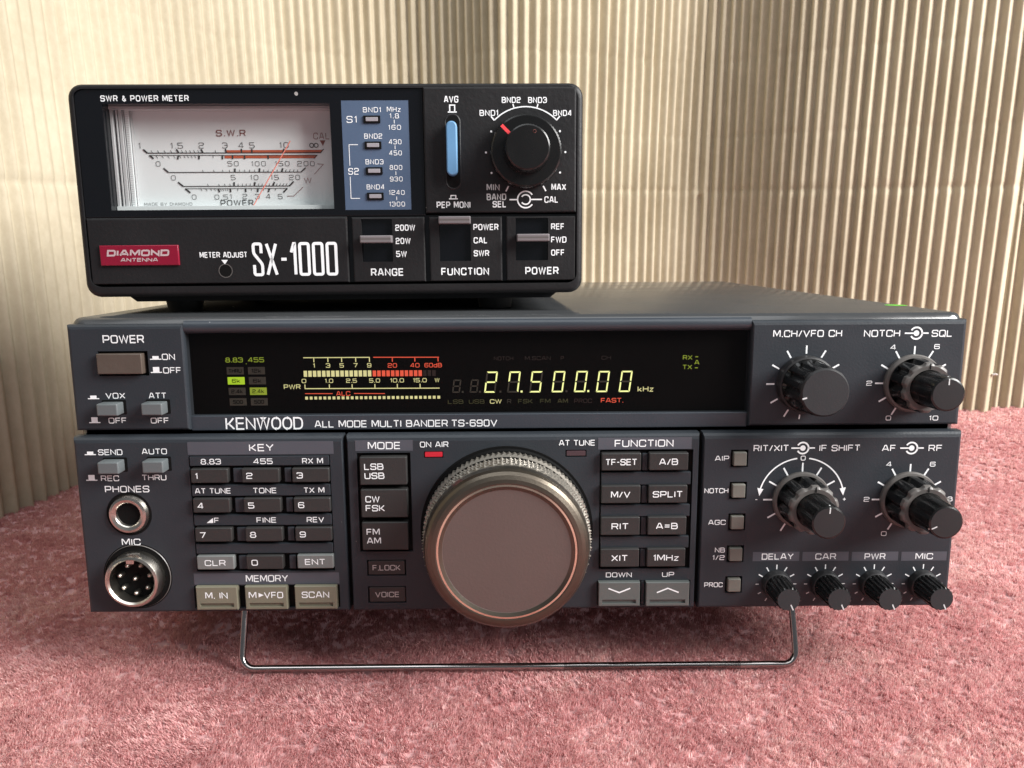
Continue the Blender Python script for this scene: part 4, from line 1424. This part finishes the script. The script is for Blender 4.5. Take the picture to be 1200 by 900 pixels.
# selector knob with inner calibration knob
m = MB()
lathe(m, 0, 0, [(10.2, -4.8), (10.75, -4.4), (10.9, -3.8), (10.9, -0.55)], 'knob', 144, rf=lambda a, i, r: r - (0.13 if int(round(a / (2 * PI) * 144)) % 2 else 0) * (1 if i else 0), cap0=True)
for r0, r1 in ((7.2, 10.5),):
    a = math.radians(135)
    line(m, r0 * math.cos(a), r0 * math.sin(a), r1 * math.cos(a), r1 * math.sin(a), 1.0, -4.86, 'redmark')
o = m.build('selector_knob', meter, sharp=30)
o.location = (KX2 * S, 0, KZ2 * S)
m = MB()
lathe(m, 0, 0, [(6.1, -13.6), (6.5, -13.3), (6.7, -12.6), (7.1, -4.8)], 'knob', 96, rf=lambda a, i, r: r - (0.12 if int(round(a / (2 * PI) * 96)) % 2 else 0) * (1 if i > 1 else 0))
disc(m, 2.0, 4.4, 0.5, -13.68, 'inkbrown', 14)
disc(m, 2.0, 4.4, 0.40, -13.72, 'well', 14)
m.build('calibration_knob', o, sharp=30)

# gloss black window with title
P = MB()
plate(P, -75.5, 28.6, 24.5, 62.4, 0.35, 10.5, (0.1, 0.1, 0.1, 0.1), [(-67.5, 0.45, 26.6, 57.85, 8.6, None), (3.9, 24.3, 26.2, 58.7, 0.25, 'mblue')], 'mgloss')
ftext(P, 'SWR & POWER METER', -54.6, 59.4, 1.75, 0.3, 'white', 26.2, bold=0.018)
win = P.build('window_panel', meter)
G = MB()
rect(G, -67.5, 0.45, 26.6, 57.85, 0.55, 'mpane')
G.build('window_pane', win)
# dial card with the printed scales
D = MB()
YC = 7.2
rect(D, -67.4, 0.4, 26.65, 57.8, YC + 0.6, 'dial')
for x0, x1, mt in ((-67.4, -66.6, 'dialside'), (-65.9, -65.5, 'dialside'), (-65.2, -64.2, 'dialside'), (-64.0, -63.8, 'dialside'), (-63.5, -62.3, 'dial'), (-62.1, -61.9, 'dialside')):
    box4(D, x0, x1, 27.4, 57.7, 0.1, YC - 2.6 + (x0 + 67.4) * 0.35, YC + 0.5, 0.05, mt, seg=1, n=1)
for i in range(44):  # reflection of the scale in the box side wall, drawn as ticks
    z = 28.0 + i * 0.66
    line(D, -63.3, z, -62.5, z, 0.12, YC - 1.35, 'dialside')
box4(D, -67.4, 0.4, 26.7, 28.0, 0.1, YC - 3.2, YC + 0.5, 0.05, 'dial', seg=1, n=1)
box4(D, -67.4, 0.4, 56.9, 57.8, 0.1, YC - 3.2, YC + 0.5, 0.05, 'dialside', seg=1, n=1)
Y = YC + 0.52
I = 'ink'


def dtext(s, x, z, h=1.75, mt=I, w=None, bold=-0.012):
    ftext(D, s, x, z, h, Y - 0.06, mt, w, bold)


dtext('S.W.R', -31.9, 50.3, 1.95, 'inkbrown', 9.2, 0.01)
dtext('CAL', -3.9, 49.3, 1.95, 'inkbrown', 5.0)
D.face([(-4.5, Y - 0.05, 48.0), (-2.7, Y - 0.05, 48.0), (-3.6, Y - 0.05, 46.3)], 'inkbrown')
for s, x in (('1', -60.4), ('1.5', -48.9), ('2', -41.3), ('3', -34.0), ('4', -29.0), ('5', -25.6), ('10', -15.6)):
    dtext(s, x, 46.6)
arc(D, -7.1, 46.5, 0.62, 0, 360, 0.24, Y - 0.05, I, 16)
arc(D, -5.7, 46.5, 0.62, 0, 360, 0.24, Y - 0.05, I, 16)
# double S.W.R. line with the red zone
line(D, -34.1, 44.95, -3.8, 44.9, 0.42, Y - 0.03, 'inkred')
line(D, -34.4, 42.9, -6.0, 42.85, 0.42, Y - 0.03, 'inkred')
line(D, -34.1, 44.55, -4.3, 44.5, 0.35, Y - 0.02, 'inkred')
line(D, -34.4, 43.3, -5.6, 43.3, 0.35, Y - 0.02, 'inkred')
stroke(D, [(-59.4, 45.5), (-58.2, 44.4), (-4.4, 44.25), (-3.4, 45.4)], False, 0.26, Y - 0.06, I)
stroke(D, [(-56.4, 42.7), (-57.6, 43.7), (-5.5, 43.5), (-6.6, 42.5)], False, 0.26, Y - 0.06, I)
line(D, -59.4, 45.5, -58.2, 44.4, 0.5, Y - 0.07, I)
line(D, -56.4, 42.7, -57.6, 43.7, 0.5, Y - 0.07, I)
for x, sk in ((-48.6, -0.55), (-41.1, -0.4), (-33.8, -0.1), (-29.0, 0.1), (-25.8, 0.15), (-16.0, 0.4)):
    line(D, x + sk * -0.2, 44.4, x + sk * 0.8 * 1.0 - 0.1, 45.5, 0.48, Y - 0.07, I)
for x, sk in ((-48.7, 0.5), (-42.2, 0.4), (-35.0, 0.2), (-31.9, 0.1), (-28.2, 0), (-20.9, -0.1)):
    line(D, x, 43.5, x + sk * -0.6, 42.4, 0.48, Y - 0.07, I)
for k in range(5):
    line(D, -56.6 + k * 2.0, 44.4, -57.0 + k * 2.0, 45.2, 0.16, Y - 0.06, I)
    line(D, -55.6 + k * 1.8, 43.5, -55.1 + k * 1.8, 42.8, 0.16, Y - 0.06, I)
    line(D, -47.2 + k * 1.25, 44.4, -47.6 + k * 1.25, 45.2, 0.16, Y - 0.06, I)
    line(D, -47.0 + k * 1.1, 43.5, -46.6 + k * 1.1, 42.8, 0.16, Y - 0.06, I)
line(D, -37.0, 44.4, -37.2, 45.2, 0.16, Y - 0.06, I)
line(D, -38.0, 43.5, -37.9, 42.8, 0.16, Y - 0.06, I)
for s, x, z in (('0', -55.1, 41.1), ('50', -31.8, 41.05), ('100', -23.9, 41.0), ('150', -16.5, 41.0), ('200', -9.1, 40.95), ('0', -50.7, 36.85), ('5', -32.1, 36.85), ('10', -25.5, 36.8), ('15', -19.1, 36.8), ('20', -12.9, 36.75),
                ('0', -44.7, 30.9), ('0.5', -36.2, 30.85), ('1', -33.2, 31.0), ('2', -28.8, 31.0), ('3', -24.9, 30.95), ('4', -21.5, 30.95), ('5', -17.7, 30.9)):
    dtext(s, x, z, 1.55)
stroke(D, [(-53.6, 39.8), (-52.2, 38.5), (-10.8, 38.4), (-9.3, 39.7)], False, 0.24, Y - 0.06, I)
line(D, -53.6, 39.8, -52.2, 38.5, 0.48, Y - 0.07, I)
line(D, -10.8, 38.4, -9.3, 39.7, 0.4, Y - 0.07, I)
for x, t in ((-31.5, .1), (-23.9, .2), (-16.9, .45)):
    line(D, x, 38.4, x + t, 39.6, 0.5, Y - 0.07, I)
for x in (-41.3, -37.9, -35.2, -33.1, -30.0, -28.4, -26.9, -25.4, -22.6, -21.2, -19.8, -18.4, -15.7, -14.5, -13.3, -12.1):
    t = (x + 30) * 0.022
    line(D, x, 38.4, x + t, 39.2, 0.15, Y - 0.06, I)
stroke(D, [(-49.4, 35.5), (-47.9, 34.2), (-14.7, 34.15), (-13.3, 35.5)], False, 0.24, Y - 0.06, I)
line(D, -49.4, 35.5, -47.9, 34.2, 0.48, Y - 0.07, I)
line(D, -14.7, 34.15, -13.3, 35.5, 0.48, Y - 0.07, I)
stroke(D, [(-45.8, 32.2), (-47.3, 33.5), (-15.4, 33.4), (-16.7, 32.2)], False, 0.24, Y - 0.06, I)
line(D, -45.8, 32.2, -47.3, 33.5, 0.48, Y - 0.07, I)
line(D, -15.4, 33.4, -16.7, 32.2, 0.48, Y - 0.07, I)
for x, t in ((-32.0, .05), (-25.7, .3), (-19.9, .6)):
    line(D, x, 34.15, x + t, 35.4, 0.5, Y - 0.07, I)
for x, t in ((-37.0, .3), (-33.3, .1), (-28.5, 0), (-24.6, -.2), (-21.0, -.4)):
    line(D, x, 33.4, x + t, 32.3, 0.5, Y - 0.07, I)
for x in (-40.0, -36.6, -34.8, -33.2, -30.7, -29.4, -28.2, -27.0, -24.4, -23.3, -22.2, -21.1, -18.8, -17.8, -16.8, -15.8):
    line(D, x, 34.15, x + (x + 30) * 0.03, 34.95, 0.15, Y - 0.06, I)
for x in (-42.5, -40.9, -39.4, -38.2, -36.3, -35.6, -34.9, -34.2, -31.0, -26.6, -22.8, -19.0):
    line(D, x, 33.4, x - (x + 30) * 0.03, 32.7, 0.15, Y - 0.06, I)
dtext('POWER', -31.4, 29.0, 1.9, I, 10.4, 0.004)
dtext('W', -8.8, 35.8, 1.7, 'inkbrown')
dtext('MADE BY DIAMOND', -53.0, 28.75, 0.95, I, 15.0)
stroke(D, [(-6.7, 37.7), (-3.7, 40.7), (-5.6, 40.9)], False, 0.16, Y - 0.06, 'inkbrown')
stroke(D, [(-15.6, 31.0), (-13.5, 31.0), (-10.4, 33.8)], False, 0.16, Y - 0.06, 'inkbrown')
dial = D.build('dial_card', win, label='white dial card with printed power scales')
m = MB()
tube(m, [(-26.3, 5.2, 27.0), (-13.1, 5.2, 47.5)], 0.16, 'needle', 8)
m.build('needle', win)

# blue band panel: lamps and legends
B = MB()
rect(B, 3.92, 24.28, 26.22, 58.68, 0.42, 'mblue')
Y = 0.36
for s, x, z in (('BND1', 13.2, 55.9), ('BND2', 13.3, 48.2), ('BND3', 13.4, 40.6), ('BND4', 13.45, 33.1), ('MHz', 19.8, 56.0)):
    ftext(B, s, x, z, 1.5, Y, 'white', 5.5 if s != 'MHz' else 4.2, bold=0.004)
for a, b_, z0, z1 in (('1.8', '160', 54.1, 50.75), ('430', '450', 46.5, 43.2), ('800', '930', 38.9, 35.45), ('1240', '1300', 31.4, 27.9)):
    for s, z in ((a, z0), (b_, z1)):
        ftext(B, s, 19.9, z, 1.45, Y, 'white', {3: 3.9, 4: 4.9}[len(s)] if s != '1.8' else 2.9, bold=0.004)
    line(B, 19.8, (z0 + z1) / 2 + 0.55, 19.8, (z0 + z1) / 2 - 0.55, 0.2, Y, 'white')
ftext(B, 'S1', 7.0, 53.1, 2.0, Y, 'white', 3.2, bold=0.004)
ftext(B, 'S2', 6.9, 37.8, 2.0, Y, 'white', 3.2, bold=0.004)
stroke(B, [(8.5, 45.7), (5.8, 45.7), (5.8, 39.5)], False, 0.2, Y, 'white')
stroke(B, [(5.75, 36.2), (5.75, 29.7), (8.5, 29.7)], False, 0.2, Y, 'white')
bp_ = B.build('band_panel', meter)
for z in (53.1, 45.5, 37.9, 30.3):
    m = MB()
    rr(m, 0, 0, 5.1, 2.2, 0.15, -0.15, 0.4, 0.1, 'well', n=2, seg=2)
    rr(m, 0, 0, 3.7, 1.2, 0.15, -0.3, 0.2, 0.1, 'mlens', n=2, seg=2)
    o = m.build('band_lamp', bp_)
    o.location = ((13.05 + (53.1 - z) * 0.01) * S, 0.15 * S, z * S)

# red maker's badge
m = MB()
box4(m, -12.0, 12.0, -3.1, 3.1, 0.15, -0.75, 0, 0.25, 'badge', n=2)
wtext(m, 'DIAMOND', -0.3, 0.75, 2.0, -0.8, 'badgetxt', 19.4, bold=0.27, skew=0.15)
wtext(m, 'ANTENNA', -0.1, -1.35, 1.15, -0.8, 'badgetxt', 11.6, bold=0.22, skew=0.15)
o = m.build('badge', meter, label='red oblong badge with silver lettering')
o.location = (-59.85 * S, 0, 12.9 * S)
